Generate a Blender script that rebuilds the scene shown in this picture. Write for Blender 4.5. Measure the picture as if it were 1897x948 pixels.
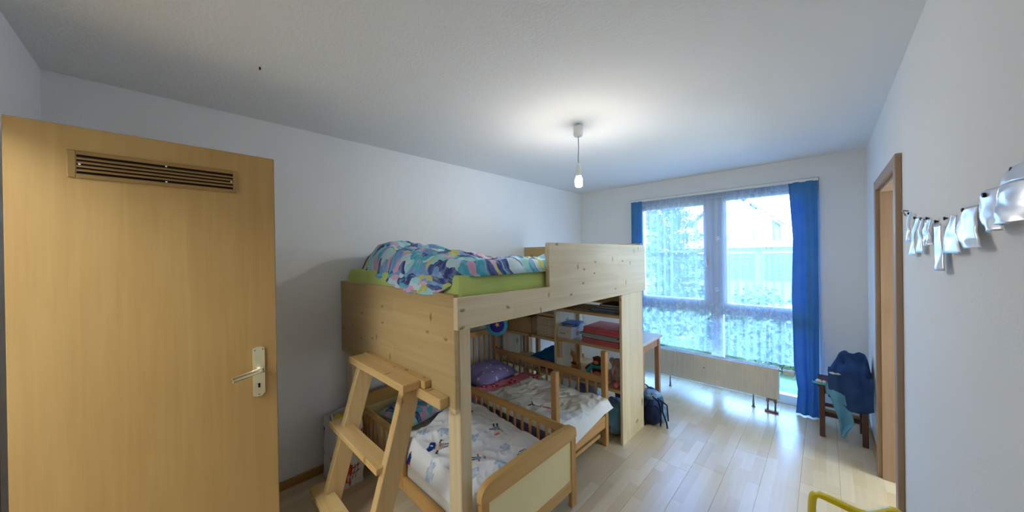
import bpy, bmesh, math, random
from mathutils import Vector, Matrix, noise
random.seed(7)
for o in list(bpy.data.objects): bpy.data.objects.remove(o)
S = bpy.context.scene; C = S.collection

# ------------------------------------------------------------------ camera
F, CAMH = 604.5, 1.608
yaw, pitch, roll = math.radians(43.762), math.radians(-.175), math.radians(-.811)
f0 = Vector((-math.sin(yaw), math.cos(yaw), 0)); r0 = Vector((math.cos(yaw), math.sin(yaw), 0)); u0 = Vector((0, 0, 1))
fw = math.cos(pitch)*f0 + math.sin(pitch)*u0; uu = -math.sin(pitch)*f0 + math.cos(pitch)*u0
rt = math.cos(roll)*r0 + math.sin(roll)*uu; up = -math.sin(roll)*r0 + math.cos(roll)*uu
cam = bpy.data.cameras.new('camera'); co = bpy.data.objects.new('camera', cam); C.objects.link(co)
M = Matrix(((rt.x, up.x, -fw.x, 0), (rt.y, up.y, -fw.y, 0), (rt.z, up.z, -fw.z, CAMH), (0, 0, 0, 1)))
co.matrix_world = M
cam.sensor_fit = 'HORIZONTAL'; cam.sensor_width = 36; cam.lens = 36*F/1897; cam.clip_start = .02; cam.clip_end = 400
S.camera = co

# ------------------------------------------------------------------ world, sun, exposure
W = bpy.data.worlds.new('sky'); S.world = W; W.use_nodes = True
nt = W.node_tree; bg = nt.nodes['Background']
sk = nt.nodes.new('ShaderNodeTexSky'); sk.sky_type = 'NISHITA'; sk.sun_disc = False
sk.sun_elevation = math.radians(48); sk.sun_rotation = math.radians(200); sk.air_density = 1.6; sk.dust_density = .6; sk.ozone_density = 3.5
tint = nt.nodes.new('ShaderNodeMix'); tint.data_type = 'RGBA'; tint.blend_type = 'MULTIPLY'; tint.inputs[0].default_value = 1; tint.inputs[7].default_value = (.75, 1.0, 1.42, 1)
nt.links.new(sk.outputs[0], tint.inputs[6]); nt.links.new(tint.outputs[2], bg.inputs[0]); bg.inputs[1].default_value = 1.6
sun = bpy.data.lights.new('sun', 'SUN'); so = bpy.data.objects.new('sun', sun); C.objects.link(so)
sun.energy = 3; sun.angle = .01; sun.color = (1, .98, .94)
so.rotation_euler = Vector((.35, .75, -.95)).to_track_quat('-Z', 'Y').to_euler()
BULB_STRENGTH = 180; HALL_STRENGTH = 12; SIDE_STRENGTH = 12
vs = S.view_settings; vs.view_transform = 'Standard'; vs.look = 'None'; vs.gamma = 1; vs.use_curve_mapping = False; vs.exposure = 0.95

# ------------------------------------------------------------------ helpers
def lin(c):
    return tuple(((v/255)/12.92 if v/255 <= .04045 else ((v/255+.055)/1.055)**2.4) for v in c)
ORG = {}
def tag(o, label=None, cat=None, group=None, kind=None):
    if label: o['label'] = label
    if cat: o['category'] = cat
    if group: o['group'] = group
    if kind: o['kind'] = kind
    return o
def thing(name, loc, label, cat, group=None):
    o = bpy.data.objects.new(name, None); C.objects.link(o); o.location = loc; o.empty_display_size = .05
    ORG[o] = Vector(loc); return tag(o, label, cat, group)
def me_from(bm, name, mat, smooth=False):
    me = bpy.data.meshes.new(name); bm.to_mesh(me); bm.free()
    if mat: me.materials.append(mat)
    if smooth:
        for p in me.polygons: p.use_smooth = True
    return me
def obj(name, bm, mat, parent=None, smooth=False, origin=None):
    """bm in world coordinates -> one mesh object whose origin is the parent's origin (or `origin`)"""
    og = Vector(origin) if origin is not None else (ORG[parent] if parent else Vector((0, 0, 0)))
    if origin is None and parent is None:
        vs_ = [v.co for v in bm.verts]
        og = Vector(((min(v.x for v in vs_)+max(v.x for v in vs_))/2, (min(v.y for v in vs_)+max(v.y for v in vs_))/2, min(v.z for v in vs_)))
    bmesh.ops.translate(bm, verts=bm.verts, vec=-og)
    o = bpy.data.objects.new(name, me_from(bm, name, mat, smooth)); C.objects.link(o)
    if parent: o.parent = parent; o.location = og-ORG[parent]
    else: o.location = og
    ORG[o] = og
    return o
def struct(name, bm, mat, parent=None, smooth=False):
    o = obj(name, bm, mat, parent, smooth, origin=None if parent else (0, 0, 0))
    if not parent: o['kind'] = 'structure'
    return o
def BM(): return bmesh.new()
def box(bm, x0, x1, y0, y1, z0, z1, bev=0, seg=1):
    r = bmesh.ops.create_cube(bm, size=1)
    vs_ = r['verts']
    for v in vs_: v.co = Vector(((x0+x1)/2+v.co.x*(x1-x0), (y0+y1)/2+v.co.y*(y1-y0), (z0+z1)/2+v.co.z*(z1-z0)))
    if bev: bmesh.ops.bevel(bm, geom=list({e for v in vs_ for e in v.link_edges}), offset=bev, segments=seg, affect='EDGES', profile=.5)
    return bm
def bx(*a, bev=.003, seg=1): return box(BM(), *a, bev=bev, seg=seg)
def bar(bm, p0, p1, w, h, upv=(0, 0, 1), bev=.003):
    """bar from p0 to p1; w across (side), h along upv"""
    p0 = Vector(p0); p1 = Vector(p1); d = (p1-p0); L = d.length; d.normalize()
    s = d.cross(Vector(upv)).normalized(); u = s.cross(d)
    r = bmesh.ops.create_cube(bm, size=1); vs_ = r['verts']; m = (p0+p1)/2
    for v in vs_: c = v.co.copy(); v.co = m+d*c.x*L+s*c.y*w+u*c.z*h
    if bev: bmesh.ops.bevel(bm, geom=list({e for v in vs_ for e in v.link_edges}), offset=bev, segments=1, affect='EDGES')
    return bm
def tube(bm, pts, r, n=8, cap=True):
    pts = [Vector(p) for p in pts]; rs = r if isinstance(r, (list, tuple)) else [r]*len(pts); rings = []
    prev = None
    for i, p in enumerate(pts):
        d = (pts[min(i+1, len(pts)-1)]-pts[max(i-1, 0)]).normalized()
        if prev is None:
            a = d.cross(Vector((0, 0, 1)));
            if a.length < .1: a = d.cross(Vector((1, 0, 0)))
        else: a = prev-d*prev.dot(d)
        a.normalize(); prev = a; b = d.cross(a)
        rings.append([bm.verts.new(p+(a*math.cos(t)+b*math.sin(t))*rs[i]) for t in [2*math.pi*k/n for k in range(n)]])
    for i in range(len(rings)-1):
        for k in range(n): bm.faces.new((rings[i][k], rings[i][(k+1) % n], rings[i+1][(k+1) % n], rings[i+1][k]))
    if cap: bm.faces.new(rings[0][::-1]); bm.faces.new(rings[-1])
    return bm
def lathe(bm, prof, c, n=24, axis='z'):
    c = Vector(c); rings = []
    for r, h in prof:
        ring = []
        for k in range(n):
            t = 2*math.pi*k/n; a, b = r*math.cos(t), r*math.sin(t)
            v = {'z': (a, b, h), 'x': (h, a, b), 'y': (a, h, b)}[axis]
            ring.append(bm.verts.new(c+Vector(v)))
        rings.append(ring)
    for i in range(len(rings)-1):
        for k in range(n): bm.faces.new((rings[i][k], rings[i][(k+1) % n], rings[i+1][(k+1) % n], rings[i+1][k]))
    if prof[0][0] > 1e-5: bm.faces.new(rings[0][::-1])
    if prof[-1][0] > 1e-5: bm.faces.new(rings[-1])
    bmesh.ops.remove_doubles(bm, verts=bm.verts, dist=1e-5); bmesh.ops.recalc_face_normals(bm, faces=bm.faces)
    return bm
def ell(bm, c, r, rot=None, seg=16, rings=10):
    g = bmesh.ops.create_uvsphere(bm, u_segments=seg, v_segments=rings, radius=1)
    m = Matrix.Diagonal((r[0], r[1], r[2], 1))
    if rot is not None: m = rot.to_4x4() @ m
    m = Matrix.Translation(c) @ m
    bmesh.ops.transform(bm, matrix=m, verts=g['verts']); return bm
def prism(bm, poly, vec):
    """extrude polygon (list of 3d points) along vec"""
    vec = Vector(vec); a = [bm.verts.new(Vector(p)) for p in poly]; b = [bm.verts.new(Vector(p)+vec) for p in poly]
    n = len(a); bm.faces.new(a); bm.faces.new(b[::-1])
    for i in range(n): bm.faces.new((a[i], b[i], b[(i+1) % n], a[(i+1) % n]))
    bmesh.ops.recalc_face_normals(bm, faces=bm.faces); return bm
def nz(x, y, z=0, s=1): return noise.noise(Vector((x*s, y*s, z*s)))
def sheet(name, nu, nv, pos, mat, parent=None, col=None, uv=None, thick=0, origin=None):
    """grid sheet from pos(u,v); uv(u,v) in metres; col(u,v) -> sRGB print colour"""
    bm = BM(); g = [[bm.verts.new(Vector(pos(i/nu, j/nv))) for i in range(nu+1)] for j in range(nv+1)]
    ul = bm.loops.layers.uv.new('UV'); cl = bm.loops.layers.float_color.new('Col') if col else None
    idx = {}
    for j in range(nv+1):
        for i in range(nu+1): idx[g[j][i]] = (i/nu, j/nv)
    cc = {v: (*lin(col(*t)), 1) for v, t in idx.items()} if col else None
    uvc = {v: (uv(*t) if uv else t) for v, t in idx.items()}
    for j in range(nv):
        for i in range(nu):
            f = bm.faces.new((g[j][i], g[j][i+1], g[j+1][i+1], g[j+1][i]))
            for l in f.loops:
                l[ul].uv = uvc[l.vert]
                if cl: l[cl] = cc[l.vert]
    o = obj(name, bm, mat, parent, True, origin)
    if thick:
        m = o.modifiers.new('solid', 'SOLIDIFY'); m.thickness = thick; m.offset = 0
    return o
def sstep(a, b, x):
    t = max(0, min(1, (x-a)/(b-a))); return t*t*(3-2*t)
def interp(pts, x):
    if x <= pts[0][0]: return pts[0][1]
    for (a, b), (c, d) in zip(pts, pts[1:]):
        if x <= c: return b+(d-b)*(x-a)/(c-a)
    return pts[-1][1]

def lumpy(c, r, seed, amp=.12, n=40, zmin=.0, gather=True):
    bm = BM(); bmesh.ops.create_uvsphere(bm, u_segments=n, v_segments=n//2, radius=1)
    for v in bm.verts:
        d = v.co.normalized(); k = 1+amp*nz(d.x*2.2, d.y*2.2, d.z*2.2+seed)+amp*.5*nz(d.x*6, d.y*6, d.z*3+seed)
        p = Vector((d.x*r[0]*k, d.y*r[1]*k, d.z*r[2]*k))+Vector(c); p.z = max(zmin+.001*abs(d.x), p.z); v.co = p
    return bm
# ------------------------------------------------------------------ materials
MATS = {}
class NB:
    def __init__(s, name):
        s.m = bpy.data.materials.new(name); s.m.use_nodes = True; s.t = s.m.node_tree; s.p = s.t.nodes['Principled BSDF']; s.out = s.t.nodes['Material Output']
    def n(s, typ, ins=None, **kw):
        nd = s.t.nodes.new('ShaderNode'+typ)
        for k, v in kw.items(): setattr(nd, k, v)
        for k, v in (ins or {}).items():
            if isinstance(v, bpy.types.NodeSocket): s.t.links.new(v, nd.inputs[k])
            else: nd.inputs[k].default_value = v
        return nd
    def l(s, a, b): s.t.links.new(a, b)
    def math(s, op, a, b=0.0, c=0.0): return s.n('Math', {0: a, 1: b, 2: c}, operation=op).outputs[0]
    def mix(s, fac, a, b):
        nd = s.n('Mix', data_type='RGBA')
        for k, v in ((0, fac), (6, a), (7, b)):
            if isinstance(v, bpy.types.NodeSocket): s.l(v, nd.inputs[k])
            elif k == 0: nd.inputs[0].default_value = v
            else: nd.inputs[k].default_value = (*v, 1)
        return nd.outputs[2]
    def ramp(s, fac, stops, mode='LINEAR'):
        nd = s.n('ValToRGB', {0: fac}); cr = nd.color_ramp; cr.interpolation = mode
        while len(cr.elements) < len(stops): cr.elements.new(.5)
        for e, (p, c) in zip(cr.elements, stops): e.position = p; e.color = (*c, 1)
        return nd.outputs[0]
    def bump(s, h, strength, dist=.01):
        b = s.n('Bump', {'Height': h, 'Strength': strength, 'Distance': dist}); s.l(b.outputs[0], s.p.inputs['Normal'])
    def fin(s, col=None, rough=.5, spec=.4, **kw):
        if col is not None:
            if isinstance(col, bpy.types.NodeSocket): s.l(col, s.p.inputs['Base Color'])
            else: s.p.inputs['Base Color'].default_value = (*col, 1)
        s.p.inputs['Roughness'].default_value = rough; s.p.inputs['Specular IOR Level'].default_value = spec
        for k, v in kw.items(): s.p.inputs[k].default_value = v
        MATS[s.m.name] = s.m; return s.m
def plain(name, rgb, rough=.6, spec=.3, var=.06, scale=12, bump=0, bscale=200, **kw):
    b = NB(name); tc = b.n('TexCoord').outputs['Object']
    no = b.n('TexNoise', {'Vector': tc, 'Scale': scale, 'Detail': 3}).outputs[0]
    c = lin(rgb); d = tuple(x*(1-var*1.6) for x in c); e = tuple(min(1, x*(1+var)) for x in c)
    col = b.ramp(no, [(.3, d), (.7, e)])
    if bump:
        n2 = b.n('TexNoise', {'Vector': tc, 'Scale': bscale, 'Detail': 2}).outputs[0]; b.bump(n2, bump)
    return b.fin(col, rough, spec, **kw)
def wood(name, rgb, dark, axis='x', knots=0, rough=.45, fine=1.0, contrast=1.0, lam=0, spec=.35, plane='xz'):
    b = NB(name); tc = b.n('TexCoord').outputs['Object']
    oi = b.n('ObjectInfo').outputs['Random']
    off = b.n('VectorMath', {0: tc, 1: b.n('CombineXYZ', {0: b.math('MULTIPLY', oi, 7.0), 1: b.math('MULTIPLY', oi, 3.0), 2: b.math('MULTIPLY', oi, 5.0)}).outputs[0]}, operation='ADD').outputs[0]
    al, ac = 1.2*fine, 26*fine
    sc = {'x': (al, ac, ac), 'y': (ac, al, ac), 'z': (ac, ac, al)}[axis]
    mp = b.n('Mapping', {'Vector': off, 'Scale': sc}).outputs[0]
    n1 = b.n('TexNoise', {'Vector': mp, 'Scale': 1.0, 'Detail': 5, 'Roughness': .6, 'Distortion': .6}).outputs[0]
    mp2 = b.n('Mapping', {'Vector': off, 'Scale': tuple(x*(.18 if x > 5 else .9) for x in sc)}).outputs[0]
    n2 = b.n('TexNoise', {'Vector': mp2, 'Scale': 1.0, 'Detail': 2}).outputs[0]
    fac = b.math('ADD', b.math('MULTIPLY', n1, .65), b.math('MULTIPLY', n2, .45))
    L, D = lin(rgb), lin(dark); Mx = tuple(l+(d-l)*min(1, contrast) for l, d in zip(L, D))
    col = b.ramp(fac, [(.36, L), (.74, Mx)])
    if lam:                                             # glued staves with slightly different tone
        st = {'x': (1.6, 0, 1/lam), 'y': (0, 1.6, 1/lam), 'z': (1/lam, 1/lam, 1.6)}[axis]
        w = b.n('TexWhiteNoise', {'Vector': b.n('VectorMath', {0: b.n('Mapping', {'Vector': off, 'Scale': st}).outputs[0]}, operation='FLOOR').outputs[0]}).outputs[0]
        hs = b.n('HueSaturation', {'Value': b.math('ADD', .93, b.math('MULTIPLY', w, .12)), 'Color': col}); col = hs.outputs[0]
    if knots:
        sp_ = b.n('SeparateXYZ', {0: off}); ab = {'x': 0, 'y': 1, 'z': 2}
        p2 = b.n('CombineXYZ', {0: sp_.outputs[ab[plane[0]]], 1: sp_.outputs[ab[plane[1]]]}).outputs[0]
        p2 = b.n('VectorMath', {0: p2, 1: b.n('VectorMath', {0: b.n('TexNoise', {'Vector': off, 'Scale': 40.0}).outputs['Color'], 1: (.02, .02, 0)}, operation='MULTIPLY').outputs[0]}, operation='ADD').outputs[0]
        for sx_, sy_, rr in ((6.5, 13.0, .10), (12.0, 4.6, .095)):
            kv = b.n('Mapping', {'Vector': p2, 'Scale': (sx_*knots, sy_*knots, 1)}).outputs[0]
            vo = b.n('TexVoronoi', {'Vector': kv, 'Scale': 1.0, 'Randomness': 1.0}, voronoi_dimensions='2D')
            gate = b.math('GREATER_THAN', b.n('SeparateColor', {0: vo.outputs['Color']}).outputs[0], .80)
            k = b.math('MULTIPLY', b.n('MapRange', {0: vo.outputs['Distance'], 1: rr*.4, 2: rr*1.3, 3: 1.0, 4: 0.0}).outputs[0], gate)
            col = b.mix(b.math('MULTIPLY', k, .8), col, lin((128, 92, 52)))
    b.bump(n1, .06, .002)
    return b.fin(col, rough, spec)
WALL = (222, 222, 220)
b = NB('wall_paint'); tc = b.n('TexCoord').outputs['Object']
n_ = b.n('TexNoise', {'Vector': tc, 'Scale': 120, 'Detail': 4}).outputs[0]; n2 = b.n('TexNoise', {'Vector': tc, 'Scale': 1.3, 'Detail': 2}).outputs[0]
b.bump(n_, .25, .004); m_wall = b.fin(b.ramp(n2, [(.3, lin((240, 240, 239))), (.7, lin((244, 244, 243)))]), .9, .15)
b = NB('ceiling_paint'); tc = b.n('TexCoord').outputs['Object']
n_ = b.n('TexNoise', {'Vector': tc, 'Scale': 70, 'Detail': 5}).outputs[0]
b.bump(n_, .4, .006); m_ceil = b.fin(lin((242, 242, 241)), .95, .1)
b = NB('laminate'); tc = b.n('TexCoord').outputs['Object']; oi = b.n('ObjectInfo').outputs['Random']
strip = b.math('FLOOR', b.math('MULTIPLY', b.n('SeparateXYZ', {0: tc}).outputs[0], 15.0))
blk = b.math('FLOOR', b.math('ADD', b.math('MULTIPLY', b.n('SeparateXYZ', {0: tc}).outputs[1], 2.6), b.math('MULTIPLY', strip, .37)))
wn = b.n('TexWhiteNoise', {'Vector': b.n('CombineXYZ', {0: strip, 1: blk, 2: b.math('MULTIPLY', oi, 50.0)}).outputs[0]}).outputs[0]
off = b.n('VectorMath', {0: tc, 1: b.n('CombineXYZ', {0: b.math('MULTIPLY', wn, 9.0), 1: b.math('MULTIPLY', oi, 9.0)}).outputs[0]}, operation='ADD').outputs[0]
g = b.n('TexNoise', {'Vector': b.n('Mapping', {'Vector': off, 'Scale': (45, 2.2, 1)}).outputs[0], 'Scale': 1.0, 'Detail': 4}).outputs[0]
base = b.ramp(wn, [(0, lin((214, 190, 152))), (.5, lin((222, 201, 165))), (1, lin((230, 212, 180)))])
m_floor = b.fin(b.mix(b.math('MULTIPLY', g, .35), base, lin((190, 156, 112))), .26, .5)
m_pine_y = wood('pine_along_y', (238, 220, 184), (220, 194, 150), 'y', 1.0, lam=.07, plane='yz')
m_pine_x = wood('pine_along_x', (204, 176, 126), (186, 152, 98), 'x', .9, lam=.09)
m_pine_z = wood('pine_along_z', (236, 216, 176), (220, 192, 146), 'z', .5, lam=.08, plane='yz')
m_post = wood('post_pine', (236, 216, 176), (216, 186, 138), 'z', 0, fine=1.3)
m_lad = wood('ladder_spruce', (216, 184, 132), (194, 154, 96), 'z', .7, plane='yz')
m_step = wood('step_spruce', (221, 186, 128), (200, 156, 92), 'x', .9, plane='xy')
m_cotx = wood('cot_wood_x', (216, 168, 110), (194, 142, 84), 'x', 0, .4)
m_coty = wood('cot_wood_y', (220, 174, 114), (200, 148, 88), 'y', 0, .4)
m_cotz = wood('cot_wood_z', (214, 166, 108), (192, 140, 82), 'z', 0, .4)
m_ncx = wood('near_cot_x', (222, 176, 108), (198, 146, 80), 'x', 0, .4)
m_ncy = wood('near_cot_y', (226, 184, 116), (196, 146, 80), 'y', 0, .4, fine=.7)
m_ncz = wood('near_cot_z', (216, 168, 98), (192, 138, 72), 'z', 0, .4)
m_shelfx = wood('shelf_pine_x', (222, 192, 146), (202, 166, 116), 'x', .6, plane='xy')
m_door = wood('door_beech', (184, 148, 92), (168, 130, 75), 'z', 0, .42, fine=1.5, contrast=.8)
m_case = wood('casing_beech', (176, 150, 126), (160, 130, 104), 'z', 0, .45, fine=1.5)
m_stool = wood('stool_wood', (104, 70, 58), (80, 52, 44), 'z', 0, .45)
m_desk = wood('desk_top', (216, 205, 186), (200, 184, 160), 'x', 0, .45, contrast=.7)
m_deskleg = wood('desk_leg', (190, 140, 104), (165, 114, 80), 'z', 0, .45)
m_base = wood('baseboard_wood', (186, 146, 88), (160, 118, 64), 'y', 0, .4)
m_cream = plain('cream_panel', (248, 230, 174), .5, .35, .03, 3)
m_white = plain('white_plastic', (236, 236, 232), .35, .5, .02)
m_upvc = plain('window_frame_white', (236, 238, 240), .35, .5, .02)
m_rad = plain('radiator_enamel', (238, 234, 222), .4, .45, .02)
m_grille = plain('radiator_grille', (188, 196, 206), .4, .45, .02)
m_chrome = plain('dull_chrome', (150, 142, 140), .35, .5, .03, Metallic=.8)
m_brass = plain('champagne_anodised', (226, 212, 172), .32, .5, .03, Metallic=.45)
m_dark = plain('dark_void', (30, 20, 12), .8, .2, .05)
m_vent = plain('vent_plastic', (150, 116, 66), .45, .4, .04)
m_black = plain('black', (26, 26, 30), .5, .4, .05)
m_blue = plain('blue_curtain_fabric', (100, 166, 214), .85, .15, .08, 6, .3, 500)
def translucent(m, fac, rgb):
    t = m.node_tree; p = t.nodes['Principled BSDF']; tl = t.nodes.new('ShaderNodeBsdfTranslucent'); tl.inputs[0].default_value = (*lin(rgb), 1)
    mx = t.nodes.new('ShaderNodeMixShader'); mx.inputs[0].default_value = fac; t.links.new(p.outputs[0], mx.inputs[1]); t.links.new(tl.outputs[0], mx.inputs[2]); t.links.new(mx.outputs[0], t.nodes['Material Output'].inputs[0])
translucent(m_blue, .36, (86, 150, 214))
m_lime = plain('lime_sheet', (202, 216, 126), .85, .1, .04, 5, .25, 400)
m_sheetw = plain('cream_sheet', (240, 235, 222), .9, .1, .03, 5, .25, 400)
m_tin = plain('silver_sheet', (232, 234, 242), .28, .6, .05, 9, Metallic=.75)
m_navy = plain('navy_cloth', (54, 80, 124), .9, .1, .12, 9, .4, 400)
m_teal = plain('teal_cloth', (112, 176, 208), .9, .1, .1, 9, .4, 400)
m_tealp = plain('teal_plastic', (60, 176, 184), .4, .4, .05)
m_yel = plain('yellow_plastic', (236, 205, 20), .28, .5, .03)
m_card = plain('cardboard', (206, 168, 120), .85, .1, .06, 8)
m_paper = plain('paper_pages', (226, 210, 184), .85, .1, .1, 60)
m_pw = plain('white_card', (226, 222, 216), .7, .2, .03)
m_bluep = plain('blue_folder', (34, 110, 190), .4, .4, .06)
m_red = plain('red_folder', (214, 96, 102), .45, .4, .06)
m_redl = plain('red_box', (216, 104, 110), .5, .35, .05)
m_tealf = plain('teal_folder', (24, 150, 156), .4, .4, .06)
m_navyb = plain('navy_book', (34, 48, 96), .5, .3, .06)
m_bluecl = plain('blue_felt', (44, 118, 176), .9, .1, .12, 14)
m_bpack = plain('backpack_nylon', (62, 82, 122), .7, .25, .25, 10, .3, 300)
m_bpack2 = plain('backpack_dark', (26, 38, 66), .7, .2, .1)
m_bpack3 = plain('backpack_pale_blue', (128, 160, 186), .7, .2, .2, 20)
m_gir = plain('giraffe_plush', (214, 160, 88), .95, .05, .25, 25, .5, 300)
m_mon = plain('brown_plush', (128, 76, 58), .95, .05, .15, 25, .5, 300)
m_ele = plain('mauve_plush', (220, 184, 178), .95, .05, .12, 25, .5, 300)
m_pink = plain('pink_plush', (226, 120, 128), .9, .1, .08, 20, .4, 300)
m_maroon = plain('maroon', (134, 40, 52), .8, .2, .1)
m_toyb = plain('toy_blue', (84, 178, 208), .9, .1, .06, 30, .4, 300)
m_toyp = plain('toy_purple', (66, 54, 148), .9, .1, .1, 30, .4, 300)
m_gold = plain('toy_yellow', (240, 204, 80), .8, .1, .05)
m_soil = plain('asphalt', (112, 118, 126), .95, .1, .1, 4)
m_lawn = plain('grass', (122, 138, 96), .95, .1, .2, 3)
m_leafc = plain('conifer_needles', (74, 100, 88), .8, .2, .2, 3)
m_leafb = plain('bush_leaves', (104, 128, 96), .7, .3, .25, 5)
m_bark = plain('bark', (110, 86, 66), .9, .1, .2, 8)
m_render = plain('house_render', (176, 174, 170), .9, .1, .03)
m_roof = plain('roof_tiles', (128, 84, 76), .9, .1, .12, 6)
m_garage = plain('garage_wall', (104, 112, 122), .9, .1, .05)
m_conc = plain('pale_concrete', (226, 224, 216), .9, .1, .05)
m_gdoor = plain('garage_door', (74, 84, 98), .6, .3, .05)
def vcol(name, rough=.85, bump=.25, bscale=350, spec=.1):
    b = NB(name); a = b.n('Attribute', attribute_name='Col').outputs['Color']
    n_ = b.n('TexNoise', {'Vector': b.n('TexCoord').outputs['Object'], 'Scale': bscale, 'Detail': 2}).outputs[0]; b.bump(n_, bump, .003)
    return b.fin(a, rough, spec)
m_print = vcol('printed_cotton'); m_bag = vcol('printed_bag', .45, .0, 50, .4)
# floral duvet cover: big painted petals
b = NB('floral_cotton'); uvn = b.n('TexCoord').outputs['UV']
d1 = b.n('TexNoise', {'Vector': uvn, 'Scale': 9.0, 'Detail': 3}).outputs['Color']
wv = b.n('VectorMath', {0: uvn, 1: b.n('VectorMath', {0: d1, 1: (.13, .13, 0)}, operation='MULTIPLY').outputs[0]}, operation='ADD').outputs[0]
vo = b.n('TexVoronoi', {'Vector': b.n('Mapping', {'Vector': wv, 'Scale': (1.0, 1.7, 1), 'Rotation': (0, 0, .6)}).outputs[0], 'Scale': 15.0}, voronoi_dimensions='2D')
sel = b.n('SeparateColor', {0: vo.outputs['Color']}).outputs[0]
pal = b.ramp(sel, [(0, lin((66, 76, 132))), (.17, lin((84, 182, 206))), (.34, lin((160, 218, 220))), (.46, lin((120, 160, 212))), (.58, lin((200, 198, 104))), (.66, lin((222, 168, 200))), (.78, lin((200, 226, 232))), (.92, lin((78, 92, 150)))], 'CONSTANT')
inner = b.n('TexNoise', {'Vector': wv, 'Scale': 30.0, 'Detail': 2}).outputs[0]
colr = b.mix(b.n('MapRange', {0: inner, 1: .45, 2: .75, 3: 0, 4: .55}).outputs[0], pal, lin((196, 214, 224)))
wr = b.n('TexNoise', {'Vector': uvn, 'Scale': 60.0, 'Detail': 3}).outputs[0]; b.bump(wr, .15, .003)
m_floral = b.fin(colr, .85, .1)
# lilac cotton with little five-petal white flowers
b = NB('lilac_star_cotton'); uvn = b.n('TexCoord').outputs['UV']
vo = b.n('TexVoronoi', {'Vector': uvn, 'Scale': 11.0, 'Randomness': .75}, voronoi_dimensions='2D')
dv = b.n('VectorMath', {0: b.n('VectorMath', {0: uvn, 1: (1, 1, 0)}, operation='MULTIPLY').outputs[0], 1: vo.outputs['Position']}, operation='SUBTRACT').outputs[0]
sx = b.n('SeparateXYZ', {0: dv})
ang = b.math('ARCTAN2', sx.outputs[1], sx.outputs[0])
rad = b.math('ADD', .10, b.math('MULTIPLY', b.math('COSINE', b.math('MULTIPLY', ang, 5.0)), .05))
gate = b.math('GREATER_THAN', b.n('SeparateColor', {0: vo.outputs['Color']}).outputs[1], .35)
msk = b.math('MULTIPLY', b.math('LESS_THAN', vo.outputs['Distance'], b.math('MULTIPLY', rad, 1.1)), gate)
wr = b.n('TexNoise', {'Vector': uvn, 'Scale': 40.0, 'Detail': 2}).outputs[0]; b.bump(wr, .2, .003)
m_lilac = b.fin(b.mix(msk, lin((152, 140, 196)), lin((236, 234, 244))), .85, .1)
# sheer net curtain with lace flowers
b = NB('sheer_voile'); uvn = b.n('TexCoord').outputs['UV']; sv = b.n('SeparateXYZ', {0: uvn})
low = b.n('MapRange', {0: sv.outputs[1], 1: 1.05, 2: .8, 3: 0.0, 4: 1.0}).outputs[0]
lw = b.n('VectorMath', {0: uvn, 1: b.n('VectorMath', {0: b.n('TexNoise', {'Vector': uvn, 'Scale': 16.0, 'Detail': 2}).outputs['Color'], 1: (.09, .09, 0)}, operation='MULTIPLY').outputs[0]}, operation='ADD').outputs[0]
vo = b.n('TexVoronoi', {'Vector': lw, 'Scale': 19.0}, voronoi_dimensions='2D', feature='DISTANCE_TO_EDGE').outputs['Distance']
vc = b.n('TexVoronoi', {'Vector': lw, 'Scale': 19.0}, voronoi_dimensions='2D')
petal = b.math('MULTIPLY', b.math('GREATER_THAN', vo, .09), b.math('GREATER_THAN', b.n('SeparateColor', {0: vc.outputs['Color']}).outputs[0], .38))
ring = b.n('TexVoronoi', {'Vector': uvn, 'Scale': 3.6, 'Randomness': .5}, voronoi_dimensions='2D').outputs['Distance']
mot = b.math('MULTIPLY', b.math('LESS_THAN', ring, .10), b.math('GREATER_THAN', b.n('TexNoise', {'Vector': uvn, 'Scale': 70.0}).outputs[0], .5))
head = b.math('GREATER_THAN', sv.outputs[1], 2.24)
op = b.math('ADD', .38, b.math('MULTIPLY', b.math('MULTIPLY', petal, low), .34))
op = b.math('MAXIMUM', op, b.math('MULTIPLY', mot, .72)); op = b.math('MAXIMUM', op, b.math('MULTIPLY', head, .7))
tr = b.n('BsdfTransparent', {0: (1, 1, 1, 1)}); tl = b.n('BsdfTranslucent', {0: (.62, .74, .90, 1)}); df = b.n('BsdfDiffuse', {0: (.74, .82, .92, 1)})
cl = b.n('MixShader', {0: .4, 1: tl.outputs[0], 2: df.outputs[0]}); mx = b.n('MixShader', {0: op, 1: tr.outputs[0], 2: cl.outputs[0]})
b.l(mx.outputs[0], b.out.inputs[0]); m_sheer = b.m
b = NB('window_glass'); tr = b.n('BsdfTransparent', {0: (.95, .97, .98, 1)}); gl = b.n('BsdfGlossy', {0: (1, 1, 1, 1), 1: .02}); fr = b.n('Fresnel', {0: 1.45})
mx = b.n('MixShader', {0: b.math('MULTIPLY', fr.outputs[0], .7), 1: tr.outputs[0], 2: gl.outputs[0]}); b.l(mx.outputs[0], b.out.inputs[0]); m_glass = b.m
b = NB('thin_poly_bag'); tc = b.n('TexCoord').outputs['Object']; n_ = b.n('TexNoise', {'Vector': tc, 'Scale': 7.0, 'Detail': 3}).outputs[0]
b.bump(b.n('TexNoise', {'Vector': tc, 'Scale': 25.0, 'Detail': 4}).outputs[0], .6, .01)
m_poly = b.fin(b.ramp(n_, [(.35, lin((96, 178, 180))), (.5, lin((120, 168, 206))), (.68, lin((158, 206, 186)))]), .3, .5)
b = NB('clear_bag'); tc = b.n('TexCoord').outputs['Object']; n_ = b.n('TexNoise', {'Vector': tc, 'Scale': 9.0, 'Detail': 3}).outputs[0]
b.bump(b.n('TexNoise', {'Vector': tc, 'Scale': 25.0, 'Detail': 4}).outputs[0], .6, .01)
m_poly2 = b.fin(b.ramp(n_, [(.35, lin((120, 160, 214))), (.65, lin((206, 220, 236)))]), .3, .5)
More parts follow.
